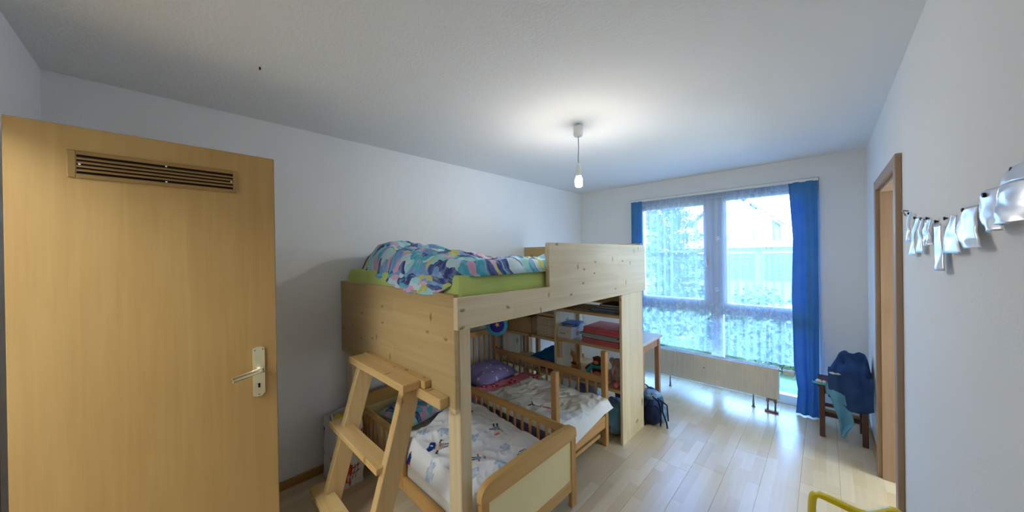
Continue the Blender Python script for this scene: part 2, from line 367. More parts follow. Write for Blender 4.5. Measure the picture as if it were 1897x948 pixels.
def emit(name, rgb, s):
    b = NB(name); e = b.n('Emission', {0: (*rgb, 1), 1: s}); b.l(e.outputs[0], b.out.inputs[0]); return b.m
m_bulb = emit('bulb_glow', (1, .93, .83), BULB_STRENGTH); m_side = emit('side_fill_glow', (.72, .89, 1), SIDE_STRENGTH); m_hall = emit('hall_fill_glow', (.86, .95, 1), HALL_STRENGTH)  # the bulb is a real lamp; side and hall glows are added fill

# ------------------------------------------------------------------ room shell
XL, XR, YN, YB, H = -2.735, .285, -.428, 4.42, 2.54
WX0, WX1, WZ = -1.915, -.035, 2.335            # window opening
fl = struct('floor', box(BM(), XL, XR, YN, YB+.2, -.06, -.008), plain('floor_underlay', (150, 120, 84), .9))
# laminate boards, laid lengthwise towards the window; every board its own object
cache = {}
def plank(x0, x1, y0, y1):
    k = (round(x1-x0, 3), round(y1-y0, 3))
    if k not in cache: cache[k] = me_from(box(BM(), 0.0004, k[0]-.0004, .0004, k[1]-.0004, -.008, 0, .0008), 'plank', m_floor)
    o = bpy.data.objects.new('plank', cache[k]); C.objects.link(o); o.parent = fl; o.location = (x0, y0, 0)
rows = []; x = XL
while x < XR-.01:
    x1 = min(x+.2, XR)
    if XR-x1 < .03: x1 = XR
    y = YN; L = [.62, 1.05, .31, .88, .47][len(rows) % 5]
    while y < YB+.07:
        y1 = min(y+L, YB+.08)
        plank(x, x1, y, y1); y = y1; L = 1.28
    rows.append(x); x = x1
struct('ceiling', box(BM(), XL-.2, XR+.2, YN-.1, YB+.3, H, H+.2), m_ceil)
struct('wall_left', box(BM(), XL-.2, XL, YN-.1, YB+.25, -.05, H), m_wall)
w = BM(); box(w, XL, WX0, YB, YB+.25, -.05, H); box(w, WX1, XR, YB, YB+.25, -.05, H); box(w, WX0, WX1, YB, YB+.25, WZ, H); struct('wall_back', w, m_wall)
DY0, DY1, DZ = 2.62, 3.45, 2.03                 # door opening in the right wall
w = BM(); box(w, XR, XR+.2, YN-.1, DY0, -.05, H); box(w, XR, XR+.2, DY1, YB+.25, -.05, H); box(w, XR, XR+.2, DY0, DY1, DZ, H); struct('wall_right', w, m_wall)
OX0, OX1, OZ = -1.96, -1.19, 2.11               # open doorway in the front wall
w = BM(); box(w, XL, OX0, YN-.1, YN, -.05, H); box(w, OX1, XR, YN-.1, YN, -.05, H); box(w, OX0, OX1, YN-.1, YN, OZ, H); struct('wall_front', w, m_wall)
# hallway behind the open door, unseen; holds an added fill light
w = BM(); HY = -2.0
box(w, -2.75, -2.65, HY, YN-.1, -.05, H); box(w, .2, .3, HY, YN-.1, -.05, H); box(w, -2.75, .3, HY-.1, HY, -.05, H); struct('wall_hall', w, m_wall)
struct('floor_hall', box(BM(), -2.75, .3, HY, YN, -.06, -.001), m_floor)
struct('ceiling_hall', box(BM(), -2.75, .3, HY, YN-.1, H, H+.2), m_ceil)
hl = thing('hall_fill_light', (-1.3, -1.25, 2.44), 'added round fill light, unseen under the hallway ceiling behind the open door', 'lamp')  # added source out of view, brightens the door side of the room
obj('fill_light_base', lathe(BM(), [(.44, 2.51), (.44, 2.54)], (-1.3, -1.25, 0), 40), m_white, hl)
obj('fill_light_shade', lathe(BM(), [(0, 2.44), (.25, 2.447), (.40, 2.470), (.46, 2.50), (.44, 2.511)], (-1.3, -1.25, 0), 40), m_hall, hl, True)
struct('baseboard_left', bx(XL, XL+.018, YN, YB, 0, .06), m_base)
struct('baseboard_back', bx(WX1, XR, YB-.016, YB, 0, .06), m_base)
struct('baseboard_right', bx(XR-.016, XR, DY1+.08, YB, 0, .06), m_base)
# casing of the right-hand door
t = struct('trim_1', bx(XR-.024, XR, DY0-.075, DY0, 0, DZ+.065), m_case)
struct('casing_head', bx(XR-.024, XR, DY0, DY1, DZ, DZ+.065), m_case, t)
struct('casing_upright', bx(XR-.024, XR, DY1, DY1+.075, 0, DZ+.065), m_case, t)
struct('jamb', box(BM(), XR-.002, XR+.2, DY0-.001, DY0+.018, 0, DZ), m_case, t)
struct('jamb', box(BM(), XR-.002, XR+.2, DY1-.018, DY1+.001, 0, DZ), m_case, t)
struct('jamb_head', box(BM(), XR-.002, XR+.2, DY0+.018, DY1-.018, DZ-.018, DZ+.001), m_case, t)
d2 = struct('door_2', bx(XR+.205, XR+1.0, DY0-.03, DY0+.01, .005, DZ-.02), m_door)      # swung open into the next room
hb = BM(); tube(hb, [(XR+.92, DY0+.01, 1.05), (XR+.92, DY0+.06, 1.05), (XR+.90, DY0+.065, 1.05), (XR+.81, DY0+.065, 1.05)], .008)
# the neighbouring room behind that doorway, unseen; holds another added fill light
w = BM(); SX1 = 3.2
box(w, XR+.2, SX1, 1.4, 1.5, -.05, H); box(w, XR+.2, SX1, 4.6, 4.7, -.05, H); box(w, SX1, SX1+.1, 1.4, 4.7, -.05, H); struct('wall_side_room', w, m_wall)
struct('floor_side_room', box(BM(), XR, SX1, 1.5, 4.6, -.06, -.001), m_floor); struct('ceiling_side_room', box(BM(), XR+.2, SX1, 1.4, 4.7, H, H+.2), m_ceil)
fl2 = thing('side_fill_light', (1.7, 3.1, 0), 'added globe fill light, unseen in the next room behind the right doorway', 'lamp')  # added source out of view, lights the bed and cots through the doorway
obj('fill_light_base', lathe(BM(), [(.13, 0), (.13, .015), (.02, .03)], (1.7, 3.1, 0)), m_white, fl2, True); obj('pole', tube(BM(), [(1.7, 3.1, .02), (1.7, 3.1, .78)], .012), m_white, fl2, True)
obj('globe', ell(BM(), (1.7, 3.1, 1.12), (.35, .35, .35), seg=24, rings=16), m_side, fl2, True)
struct('door_handle', hb, m_brass, d2, True)
# casing of the open doorway behind
t = struct('trim_2', bx(OX0-.07, OX0, YN, YN+.018, 0, OZ+.065), m_case)
struct('casing_upright', bx(OX1, OX1+.07, YN, YN+.018, 0, OZ+.065), m_case, t)
struct('casing_head', bx(OX0, OX1, YN, YN+.018, OZ, OZ+.065), m_case, t)

# ------------------------------------------------------------------ open door leaf (left)
DXF, DA, DB, DT = -1.971, -.385, .357, 2.10
d1 = struct('door_1', bx(DXF-.04, DXF, DA, DB, .008, DT, bev=.002), m_door)
struct('edge_band', box(BM(), DXF-.0395, DXF-.0005, DB, DB+.0012, .01, DT-.002), m_case, d1)
# handle plate: top arched, bottom cut
hp = []
for k in range(9):
    a = k/8; hp.append((DXF, .262+.046*a, 1.178+.006*math.sin(math.pi*a)))
hp += [(DXF, .308, .962), (DXF, .295, .948), (DXF, .275, .948), (DXF, .262, .955)]
pl = struct('handle_plate', prism(BM(), hp, (.006, 0, 0)), m_brass, d1)
for yy, zz in ((.270, 1.170), (.301, 1.171), (.285, .957)):
    struct('plate_screw', lathe(BM(), [(.0035, 0), (.003, .0015), (0, .0018)], (DXF+.006, yy, zz), 10, 'x'), m_chrome, pl)
kb = BM(); lathe(kb, [(.005, 0), (.005, .0012)], (DXF+.0062, .285, 1.006), 12, 'x'); box(kb, DXF+.0062, DXF+.0074, .2815, .2885, .990, 1.004); struct('keyhole', kb, m_dark, pl)
hb = BM(); lathe(hb, [(.013, 0), (.013, .016), (.009, .018), (.009, .045), (0, .048)], (DXF+.006, .288, 1.082), 16, 'x')
bar(hb, (DXF+.045, .294, 1.083), (DXF+.05, .185, 1.062), .010, .017, bev=.004); struct('door_handle', hb, m_brass, d1, True)
# ventilation grille: frame, slats, screws
VA, VB, VZ0, VZ1 = -.257, .215, 1.912, 2.012
vg = BM(); fwid = .016
box(vg, DXF, DXF+.008, VA, VA+.022, VZ0, VZ1, .003); box(vg, DXF, DXF+.008, VB-.014, VB, VZ0, VZ1, .003)
box(vg, DXF, DXF+.008, VA+.02, VB-.012, VZ1-.014, VZ1, .002); box(vg, DXF, DXF+.008, VA+.02, VB-.012, VZ0, VZ0+.016, .002)
v = struct('vent_grille', vg, m_vent, d1)
struct('vent_back', box(BM(), DXF, DXF+.0012, VA+.02, VB-.012, VZ0+.014, VZ1-.012), m_dark, v)
for k in range(4):
    zc = VZ0+.0295+k*.0143; sb = BM()
    prism(sb, [(DXF+.001, VA+.021, zc+.005), (DXF+.007, VA+.021, zc-.001), (DXF+.007, VA+.021, zc-.0045), (DXF+.001, VA+.021, zc+.001)], (0, VB-VA-.034, 0)); struct('slat', sb, m_vent, v)
for yy, zz in ((VA+.029, 1.9625), (VB-.02, 1.962), (-.01, 1.995), (-.01, 1.931)):
    struct('vent_screw', lathe(BM(), [(.0035, 0), (.003, .002), (0, .0025)], (DXF+.005, yy, zz), 8, 'x'), m_white, v)

# ------------------------------------------------------------------ window
FY0, FY1 = 4.47, 4.55
win = struct('window_1', bx(WX0, WX1, FY0, FY1, 0.0, .09), m_upvc)
def wf(name, x0, x1, z0, z1, y0=FY0, y1=FY1, par=win, mat=m_upvc, bev=.004): return struct(name, box(BM(), x0, x1, y0, y1, z0, z1, bev), mat, par)
ML0, ML1 = -.985, -.865
wf('frame_jamb', WX0, WX0+.07, .09, WZ-.07); wf('frame_jamb', WX1-.07, WX1, .09, WZ-.07)
wf('frame_head', WX0, WX1, WZ-.09, WZ); wf('mullion', ML0, ML1, .09, WZ-.09, FY0-.012)
wf('transom', WX0+.07, ML0, .875, .96); wf('transom', ML1, WX1-.07, .875, .96)
def sash(x0, x1, z0, z1, w):
    s = wf('sash', x0, x0+w, z0, z1, FY0-.02, FY1-.02)
    for a in ((x1-w, x1, z0, z1), (x0+w, x1-w, z0, z0+w), (x0+w, x1-w, z1-w, z1)): struct('sash_rail', box(BM(), a[0], a[1], FY0-.02, FY1-.02, a[2], a[3], .004), m_upvc, s)
    struct('pane', box(BM(), x0+w-.005, x1-w+.005, FY0+.015, FY0+.021, z0+w-.005, z1-w+.005), m_glass, s)
    return s
s1 = sash(WX0+.06, ML0+.005, .96, WZ-.08, .075); s2 = sash(ML1-.002, WX1-.06, .96, WZ-.08, .05)
hb = BM(); box(hb, ML0-.045, ML0-.02, FY0-.032, FY0-.02, 1.50, 1.58, .004); bar(hb, (ML0-.033, FY0-.045, 1.56), (ML0-.028, FY0-.05, 1.43), .012, .016, (0, 1, 0)); struct('window_handle', hb, m_white, s1)
struct('glazing_bar', bx(WX0+.13, ML0-.07, FY0+.024, FY0+.045, 1.605, 1.63), m_upvc, s1)
wf('pane', WX0+.07, ML0, .09, .875, FY0+.015, FY0+.021, win, m_glass, 0); wf('pane', ML1, WX1-.07, .09, .875, FY0+.015, FY0+.021, win, m_glass, 0)
# curtain track
tk = thing('curtain_track', (-.97, 4.40, 2.30), 'white curtain track under the top of the window recess', 'curtain rail')
obj('track', bx(WX0+.002, WX1-.002, 4.37, 4.44, 2.305, 2.325), m_white, tk); obj('track_lip', bx(WX0+.002, WX1-.002, 4.365, 4.37, 2.295, 2.322, bev=.001), m_white, tk)

def curtain(name, label, x0, x1, zb, zt, y0, amp, folds, mat, edgeL=None, bulge=None, nv=40):
    L = abs(x1-x0)
    def pos(u, v):
        z = zt+(zb-zt)*v
        xa = x0+(edgeL(v) if edgeL else 0); x = xa+(x1-xa)*u
        y = y0-(bulge(v) if bulge else 0)
        ph = u*folds*2*math.pi
        y += amp*(math.sin(ph+.6*math.sin(3*v+u*5))*(.6+.4*v)+.35*nz(u*6, v*2.5, folds))
        return (x, y, z)
    o = sheet(name, int(folds*22), nv, pos, mat, None, uv=lambda u, v: (u*L*1.5, zt+(zb-zt)*v), thick=.0022)
    return tag(o, label, 'curtain')
curtain('curtain', 'narrow blue curtain beside the left edge of the window, behind the desk', -1.905, -1.76, .03, 2.30, 4.36, .012, 2.2, m_blue, None, lambda v: .02*v)
curtain('curtain', 'wide blue curtain at the right edge of the window next to the stool', -.25, -.045, .012, 2.30, 4.365, .014, 2.4, m_blue,
        lambda v: interp([(0, -.012), (.25, .02), (.5, .005), (.8, .02), (.9, .05), (1, .035)], v), lambda v: .12*sstep(.55, 1.0, v))
# net curtain: path with real overlapping folds, denser on the right
path = []; xx = -1.80; s_ = 0
while xx < -.26:
    d = sstep(-.80, -.55, xx)*(1-sstep(-.40, -.3, xx)); a = .012+.018*d+.008*random.random()
    per = .075-.03*d+.03*random.random()
    path += [(xx, 4.415), (xx+per*.30, 4.415-a*.9), (xx+per*.74, 4.415+a*.4), (xx+per*(.36-.12*d), 4.415+a)] if random.random() < .6+.35*d else [(xx, 4.415), (xx+per*.33, 4.415-a), (xx+per*.66, 4.415+a*.6)]
    xx += per
NP = len(path)*4
def cat(t):
    f = t*(len(path)-1); i = min(int(f), len(path)-2); k = f-i
    p = [path[max(0, min(len(path)-1, i+j))] for j in (-1, 0, 1, 2)]
    return tuple(.5*((2*p[1][c])+(-p[0][c]+p[2][c])*k+(2*p[0][c]-5*p[1][c]+4*p[2][c]-p[3][c])*k*k+(-p[0][c]+3*p[1][c]-3*p[2][c]+p[3][c])*k**3) for c in (0, 1))
acc = [0]; lp = cat(0)
for i in range(1, NP+1):
    q = cat(i/NP); acc.append(acc[-1]+math.hypot(q[0]-lp[0], q[1]-lp[1])); lp = q
def npos(u, v):
    x, y = cat(u); z = 2.296+(.425-2.296)*v
    return (x+.012*nz(u*14, v*1.5, 3)*v, y+.01*nz(u*20, v*2, 9)*v-.015*v, z)
nc = sheet('net_curtain', NP, 24, npos, m_sheer, uv=lambda u, v: (acc[round(u*NP)], 2.296+(.425-2.296)*v))
tag(nc, 'sheer white net curtain with lace flowers hanging across the window above the radiator', 'curtain')

# ------------------------------------------------------------------ radiator
RX0, RX1, RY0, RY1, RZ0, RZ1 = -1.66, -.335, 4.115, 4.215, .142, .447
rad = thing('radiator', (-1.0, 4.16, 0), 'low wide cream panel radiator standing in front of the window', 'radiator')
rb = BM(); n = 66; st = (RX1-RX0)/n; poly = [(RX0, RY1, RZ0), (RX0, RY0+.004, RZ0)]
for k in range(n):
    a = RX0+k*st; poly += [(a+st*.12, RY0+.0035, RZ0), (a+st*.24, RY0, RZ0), (a+st*.76, RY0, RZ0), (a+st*.88, RY0+.0035, RZ0)]
poly += [(RX1, RY0+.004, RZ0), (RX1, RY1, RZ0)]
prism(rb, poly, (0, 0, RZ1-RZ0-.006)); obj('front_panel', rb, m_rad, rad)
gb = BM(); box(gb, RX0, RX1, RY0-.001, RY0+.006, RZ1-.008, RZ1, .001); box(gb, RX0, RX1, RY1-.006, RY1, RZ1-.008, RZ1, .001)
obj('top_frame', gb, m_rad, rad)
gb = BM()
for k in range(110):
    a = RX0+.008+k*(RX1-RX0-.016)/109; box(gb, a-.0022, a+.0022, RY0+.005, RY1-.005, RZ1-.006, RZ1-.001)
for yy in (RY0+.035, RY0+.065): box(gb, RX0, RX1, yy-.002, yy+.002, RZ1-.005, RZ1)
o = obj('grille_slats', gb, m_grille, rad); o['kind'] = 'stuff'
for xx in (-1.36, -.545):
    lb = BM(); tube(lb, [(xx, 4.16, RZ0), (xx, 4.16, .06)], .007); tube(lb, [(xx, 4.16, .075), (xx, 4.16, .012)], .010); lathe(lb, [(.017, 0), (.017, .006), (.010, .014)], (xx, 4.16, 0), 12); obj('leg', lb, m_chrome, rad, True)
pb = BM()
for xx in (-.425, -.365): tube(pb, [(xx, 4.14, RZ0+.005), (xx, 4.14, .02)], .008); tube(pb, [(xx, 4.14, .135), (xx, 4.14, .10)], .014)
bar(pb, (-.43, 4.14, .125), (-.36, 4.14, .125), .018, .018); obj('pipe_connection', pb, m_chrome, rad, True)
pb = BM(); box(pb, -.45, -.34, 4.115, 4.165, 0, .018, .008, 2); obj('pipe_cover', pb, plain('pipe_rosette', (150, 100, 84), .5), rad)
vb = BM(); tube(vb, [(RX1-.01, 4.15, .425), (RX1+.03, 4.15, .424)], .010); obj('valve', vb, m_chrome, rad, True)
vb = BM(); lathe(vb, [(.018, 0), (.022, .008), (.022, .05), (.026, .058), (.026, .085), (.02, .09)], (RX1+.03, 4.15, .424), 16, 'x'); obj('thermostat_knob', vb, m_white, rad, True)
mt = obj('heat_meter', bx(-1.003, -.965, RY0-.014, RY0+.003, .285, .345, bev=.004), m_white, rad)
obj('meter_window', box(BM(), -.992, -.976, RY0-.0155, RY0-.0135, .313, .323), m_chrome, mt)

# ------------------------------------------------------------------ pendant bulb
PX, PY = -1.27, 2.03
pd = thing('pendant_lamp', (PX, PY, 2.087), 'bare glowing bulb hanging by a cord from a white ceiling cap', 'lamp')
obj('ceiling_cap', lathe(BM(), [(.010, 2.535), (.030, 2.525), (.034, 2.52), (.034, 2.465), (.028, 2.452), (0, 2.452)], (PX, PY, 0)), m_white, pd, True)
obj('hook', tube(BM(), [(PX, PY, 2.54), (PX, PY, 2.52)], .006), m_chrome, pd)
obj('cord', tube(BM(), [(PX, PY, 2.455), (PX+.003, PY, 2.38), (PX-.002, PY, 2.3), (PX, PY, 2.25)], .0028), plain('cord_grey', (150, 146, 142), .6), pd, True)
obj('socket', lathe(BM(), [(.004, 2.262), (.009, 2.25), (.016, 2.24), (.018, 2.234), (.018, 2.178), (.021, 2.174), (.021, 2.160), (0, 2.157)], (PX, PY, 0)), m_white, pd, True)
obj('bulb', lathe(BM(), [(.014, 2.158), (.022, 2.153), (.025, 2.145), (.025, 2.108), (.023, 2.096), (.014, 2.089), (0, 2.087)], (PX, PY, 0)), m_bulb, pd, True)
# stub of a ceiling hook
ch = thing('ceiling_hook', (-1.98, .31, 2.53), 'tiny hook stub left in the ceiling near the open door', 'hook')
obj('stub', lathe(BM(), [(.004, 2.528), (.004, 2.54)], (-1.98, .31, 0), 8), m_black, ch); obj('filler', lathe(BM(), [(0, 2.537), (.006, 2.538), (.008, 2.54)], (-1.955, .318, 0), 10), m_white, ch)

# ------------------------------------------------------------------ loft bed
lb = thing('loft_bed', (-1.97, 2.0, 0), 'home-made pine loft bed with high board sides standing over two cots', 'loft bed')
BX0, BX1, BY0, BY1 = -2.72, -1.222, .91, 3.085
obj('end_panel', bx(BX0, BX1-.03, BY0, BY0+.027, .885, 1.425), m_pine_x, lb)
sp = [(BX1, BY0-.002, 1.262), (BX1, BY1, 1.262), (BX1, BY1, 1.682), (BX1, 1.612, 1.682), (BX1, 1.606, 1.676), (BX1, 1.606, 1.408), (BX1, BY0-.002, 1.412)]
s = BM(); prism(s, sp, (-.03, 0, 0)); obj('side_panel', s, m_pine_y, lb)
obj('head_panel', bx(BX0, BX1-.03, BY1-.027, BY1, 1.10, 1.70), m_pine_x, lb)
obj('wall_rail', bx(BX0, BX0+.03, BY0+.03, BY1-.03, 1.15, 1.42), m_pine_y, lb)
obj('leg', bx(-1.352, -1.254, BY0+.03, BY0+.098, 0, 1.40), m_post, lb)
obj('leg', bx(-2.70, -2.60, BY0+.03, BY0+.098, 0, 1.40), m_post, lb)
obj('leg', bx(-2.70, -2.60, BY1-.098, BY1-.03, .02, 1.40), m_pine_z, lb)
for k in range(12):
    y = BY0+.12+k*.166; obj('slat', bx(BX0+.03, BX1-.03, y, y+.09, 1.285, 1.303), m_pine_x, lb)
obj('ledger', bx(-1.30, -1.252, BY0+.1, BY1-.06, 1.264, 1.284), m_pine_y, lb); obj('ledger', bx(BX0+.031, BX0+.08, BY0+.1, BY1-.1, 1.240, 1.284), m_pine_y, lb)
obj('cleat', bx(-2.22, -1.30, .858, BY0, .888, .938), m_step, lb)
obj('panel_strip', bx(-1.30, -1.256, BY0+.004, BY0+.029, .86, .90), m_post, lb)
# mattress in a lime sheet
def slab(name, x0, x1, y0, y1, z0, z1, mat, rnd, wr, label=None, cat=None, parent=None, nx=60, ny=60, top=None):
    """rounded fabric-covered slab; the grid covers top and sides"""
    P = []
    def edge(t, L):        # distance along -> (offset in, z fraction)
        return t
    def pos(u, v):
        # superellipse-style mapping: outer 18% of the grid forms the sides
        def m(t, a, b):
            if t < .12: return a, t/.12
            if t > .88: return b, (1-t)/.12
            return a+(b-a)*(t-.12)/.76, 1
        x, fx = m(u, x0, x1); y, fy = m(v, y0, y1)
        k = min(fx, fy); z = z0+(z1-z0)*math.sin(k*math.pi/2) if k < 1 else z1
        ins = rnd*(1-math.cos(k*math.pi/2)) if k < 1 else rnd
        cx, cy = (x0+x1)/2, (y0+y1)/2
        x = cx+(x-cx)*(1-ins/(abs(x1-x0)/2)); y = cy+(y-cy)*(1-ins/(abs(y1-y0)/2))
        d = wr*nz(x*5, y*5, z*9)
        if top and k >= 1: z += top(x, y)
        return (x+d*.6, y+d*.6, z+d)
    def uv(u, v):
        return (u*(x1-x0)*1.3+.37, v*(y1-y0)*1.3+.21)
    o = sheet(name, nx, ny, pos, mat, parent, uv=uv)
    return tag(o, label, cat) if label else o
slab('mattress', -2.685, -1.256, .942, 3.05, 1.304, 1.512, m_lime, .03, .008, 'thick mattress in a lime green sheet on top of the loft bed', 'mattress', nx=50, ny=70)
def dnear(X): return interp([(-2.64, 1.05), (-2.45, .985), (-2.15, .955), (-1.85, .925), (-1.65, .902), (-1.4, .902), (-1.33, .93), (-1.255, 1.06)], X)
def dz(X): return interp([(-2.64, 1.52), (-2.45, 1.50), (-2.15, 1.47), (-1.85, 1.425), (-1.65, 1.405), (-1.42, 1.412), (-1.33, 1.45), (-1.255, 1.52)], X)
def duvpos(u, v):
    X = -2.655+u*1.41; yn = dnear(X); yf = 2.95
    vv = v**1.25; Y = yn+(yf-yn)*vv
    hump = .13*math.exp(-((X+2.30)/.42)**2-((Y-1.25)/.38)**2)+.05*math.exp(-((X+1.75)/.3)**2-((Y-1.1)/.25)**2)
    th = .045+hump+.03*nz(X*4, Y*3.2, 1)+.020*nz(X*11, Y*9, 5)+.035*(.5-abs(nz(X*5+Y*3, Y*4-X*3, 8)))+.02*(.4-abs(nz(X*9-Y*7, Y*9+X*4, 18)))
    e = sstep(0, .055, v)*sstep(0, .05, u)*sstep(0, .03, 1-u)*sstep(0, .04, 1-v)
    zt = 1.515+th
    zb = 1.512 if v > .02 else dz(X)
    drop = sstep(0, .10, Y-yn)
    z = dz(X)+(zt-dz(X))*(drop**.6) if Y < yn+.10 else zt
    if u > .94 or u < .04: z = min(z, 1.505+(z-1.505)*(e**.5))
    if v > .96: z = 1.51+(zt-1.51)*e**.5
    y = Y-.012*math.sin(min(1, drop)*math.pi)+.02*nz(X*9, v*3, 4)*(1-drop)
    X += .02*nz(Y*7, X*2, 6)
    return (X, y, z)
dv = sheet('duvet', 150, 170, duvpos, m_floral, uv=lambda u, v: (lambda p: (p[0], p[1]-max(0, 1.52-p[2])*1.2))(duvpos(u, v)), thick=.006)
tag(dv, 'rumpled duvet with a blue, pink and yellow flower print on the loft bed', 'duvet')
def pillow(name, c, r, mat, label, rz=0, tilt=0, nx=36, hump=1, uvs=1.0, parent=None):
    R = Matrix.Rotation(rz, 3, 'Z') @ Matrix.Rotation(tilt, 3, 'Y'); bm = BM(); ul = None
    c = Vector(c); g = {}
    for side in (1, -1):
        for j in range(nx+1):
            for i in range(nx+1):
                a, b_ = i/nx*2-1, j/nx*2-1
                e = (max(0, 1-abs(a)**3.2)*max(0, 1-abs(b_)**3.2))**.55
                edge = i in (0, nx) or j in (0, nx)
                if edge and side == -1: g[(-1, i, j)] = g[(1, i, j)]; continue
                pin = 1-.07*(1-abs(a*b_))*(abs(a)**6+abs(b_)**6)
                p = Vector((a*r[0]*pin, b_*r[1]*pin, side*r[2]*e*(1 if side > 0 else .45)+(.012*nz(a*3+c.x*5, b_*3, c.y*3)*e if side > 0 else 0)))
                g[(side, i, j)] = bm.verts.new(R @ p+c)
    ul = bm.loops.layers.uv.new('UV')
    for side in (1, -1):
        for j in range(nx):
            for i in range(nx):
                ks = [(i, j), (i+1, j), (i+1, j+1), (i, j+1)]
                if side < 0: ks = ks[::-1]
                f = bm.faces.new([g[(side, *k)] for k in ks])
                for l, k in zip(f.loops, ks): l[ul].uv = (k[0]/nx*2*r[0]*uvs+.3*side, k[1]/nx*2*r[1]*uvs+.1)
    o = obj(name, bm, mat, parent, True)
    return tag(o, label, 'pillow')
pillow('pillow', (-1.72, 2.74, 1.58), (.34, .25, .075), m_floral, 'flower-print pillow at the far end of the loft bed behind the high guard panel', .1)

# ------------------------------------------------------------------ ladder
ld = thing('ladder', (-1.8, .65, 0), 'slanted pine step ladder leaning against the end of the loft bed', 'ladder')
SL = .29
def stringer(x0, x1):
    poly = []; zt = .936
    for z, dy in ((0, 0), (zt, 0), (zt, .102), (0, .102)): poly.append((x1, .517+SL*z+dy, z))
    return prism(BM(), poly, (x0-x1, 0, 0))
for x1, lab in ((-1.515, 0), (-2.06, 0)):
    s = stringer(x1-.045, x1); bmesh.ops.bevel(s, geom=s.edges[:], offset=.003, segments=1, affect='EDGES'); obj('stringer', s, m_lad, ld)
obj('step', bx(-2.185, -1.49, .772, .868, .938, .978), m_step, ld); obj('step', bx(-2.20, -1.455, .870, .908, .94, .979), m_step, ld)
obj('step', bx(-2.20, -1.535, .655, .748, .572, .605), m_step, ld); obj('step', bx(-2.20, -1.52, .545, .640, .222, .255), m_step, ld)

# ------------------------------------------------------------------ near cot
NC = thing('cot_bed', (-1.9, 1.39, 0), 'honey-coloured wooden cot with cream end panels, nearest under the loft bed', 'cot')
NX0, NX1, NY0, NY1 = -2.655, -1.165, .985, 1.79
def cot_end(x1, par):
    e = obj('end_post', bx(x1-.028, x1, NY0, NY0+.055, 0, .445, bev=.005), m_ncz, par)
    obj('end_post', bx(x1-.028, x1, NY1-.055, NY1, 0, .445, bev=.005), m_ncz, par)
    pts = [(NY0, .435), (NY0, .47)]
    for k in range(1, 9): a = math.pi-k/8*math.pi/2; pts.append((NY0+.085+.085*math.cos(a), .465+.06*math.sin(a)))
    for k in range(1, 12): t = k/12; pts.append((NY0+.085+(NY1-NY0-.17)*t, .525+.010*math.sin(math.pi*t)))
    for k in range(0, 9): a = math.pi/2-k/8*math.pi/2; pts.append((NY1-.085+.085*math.cos(a), .465+.06*math.sin(a)))
    pts += [(NY1, .435), (NY1-.06, .43), (NY0+.06, .43)]
    s = prism(BM(), [(x1+.003, y, z) for y, z in pts], (-.034, 0, 0)); obj('top_rail', s, m_ncy, par)
    obj('end_panel', bx(x1-.018, x1-.009, NY0+.05, NY1-.05, .16, .435, bev=0), m_cream, par)
    obj('bottom_rail', bx(x1-.025, x1-.002, NY0+.055, NY1-.055, .105, .172), m_ncy, par)
    for yy in (NY0+.018, NY1-.018): obj('dowel_cap', lathe(BM(), [(.006, 0), (.005, .0015), (0, .0018)], (x1+.003, yy, .452), 10, 'x'), m_ncz, par)
cot_end(NX1, NC); cot_end(NX0+.028, NC)
obj('guard_rail', bx(NX0+.03, NX1-.028, NY1-.052, NY1-.028, .445, .50, bev=.006), m_ncx, NC)
obj('lower_rail', bx(NX0+.03, NX1-.028, NY1-.052, NY1-.028, .15, .215, bev=.004), m_ncx, NC)
for k in range(19):
    x = NX0+.09+k*.0745; obj('bar', bx(x-.0095, x+.0095, NY1-.047, NY1-.033, .21, .447, bev=.003), m_ncz, NC)
obj('guard_rail', bx(NX0+.03, -1.985, NY0+.028, NY0+.052, .405, .455, bev=.006), m_ncx, NC)
obj('lower_rail', bx(NX0+.03, NX1-.028, NY0+.028, NY0+.052, .095, .19, bev=.004), m_ncx, NC)
obj('gate_post', bx(-2.00, -1.965, NY0+.024, NY0+.054, .12, .46, bev=.004), m_ncz, NC)
for k in range(8):
    x = NX0+.10+k*.0745; obj('bar', bx(x-.0095, x+.0095, NY0+.033, NY0+.047, .185, .41, bev=.003), m_ncz, NC)
slab('mattress', NX0+.035, NX1-.032, NY0+.058, NY1-.056, .13, .315, m_sheetw, .03, .008, 'mattress in a cream sheet in the near cot', 'mattress', nx=60, ny=36)
pillow('pillow', (-2.40, 1.40, .375), (.20, .27, .075), m_floral, 'flower-print pillow at the wall end of the near cot', .15)

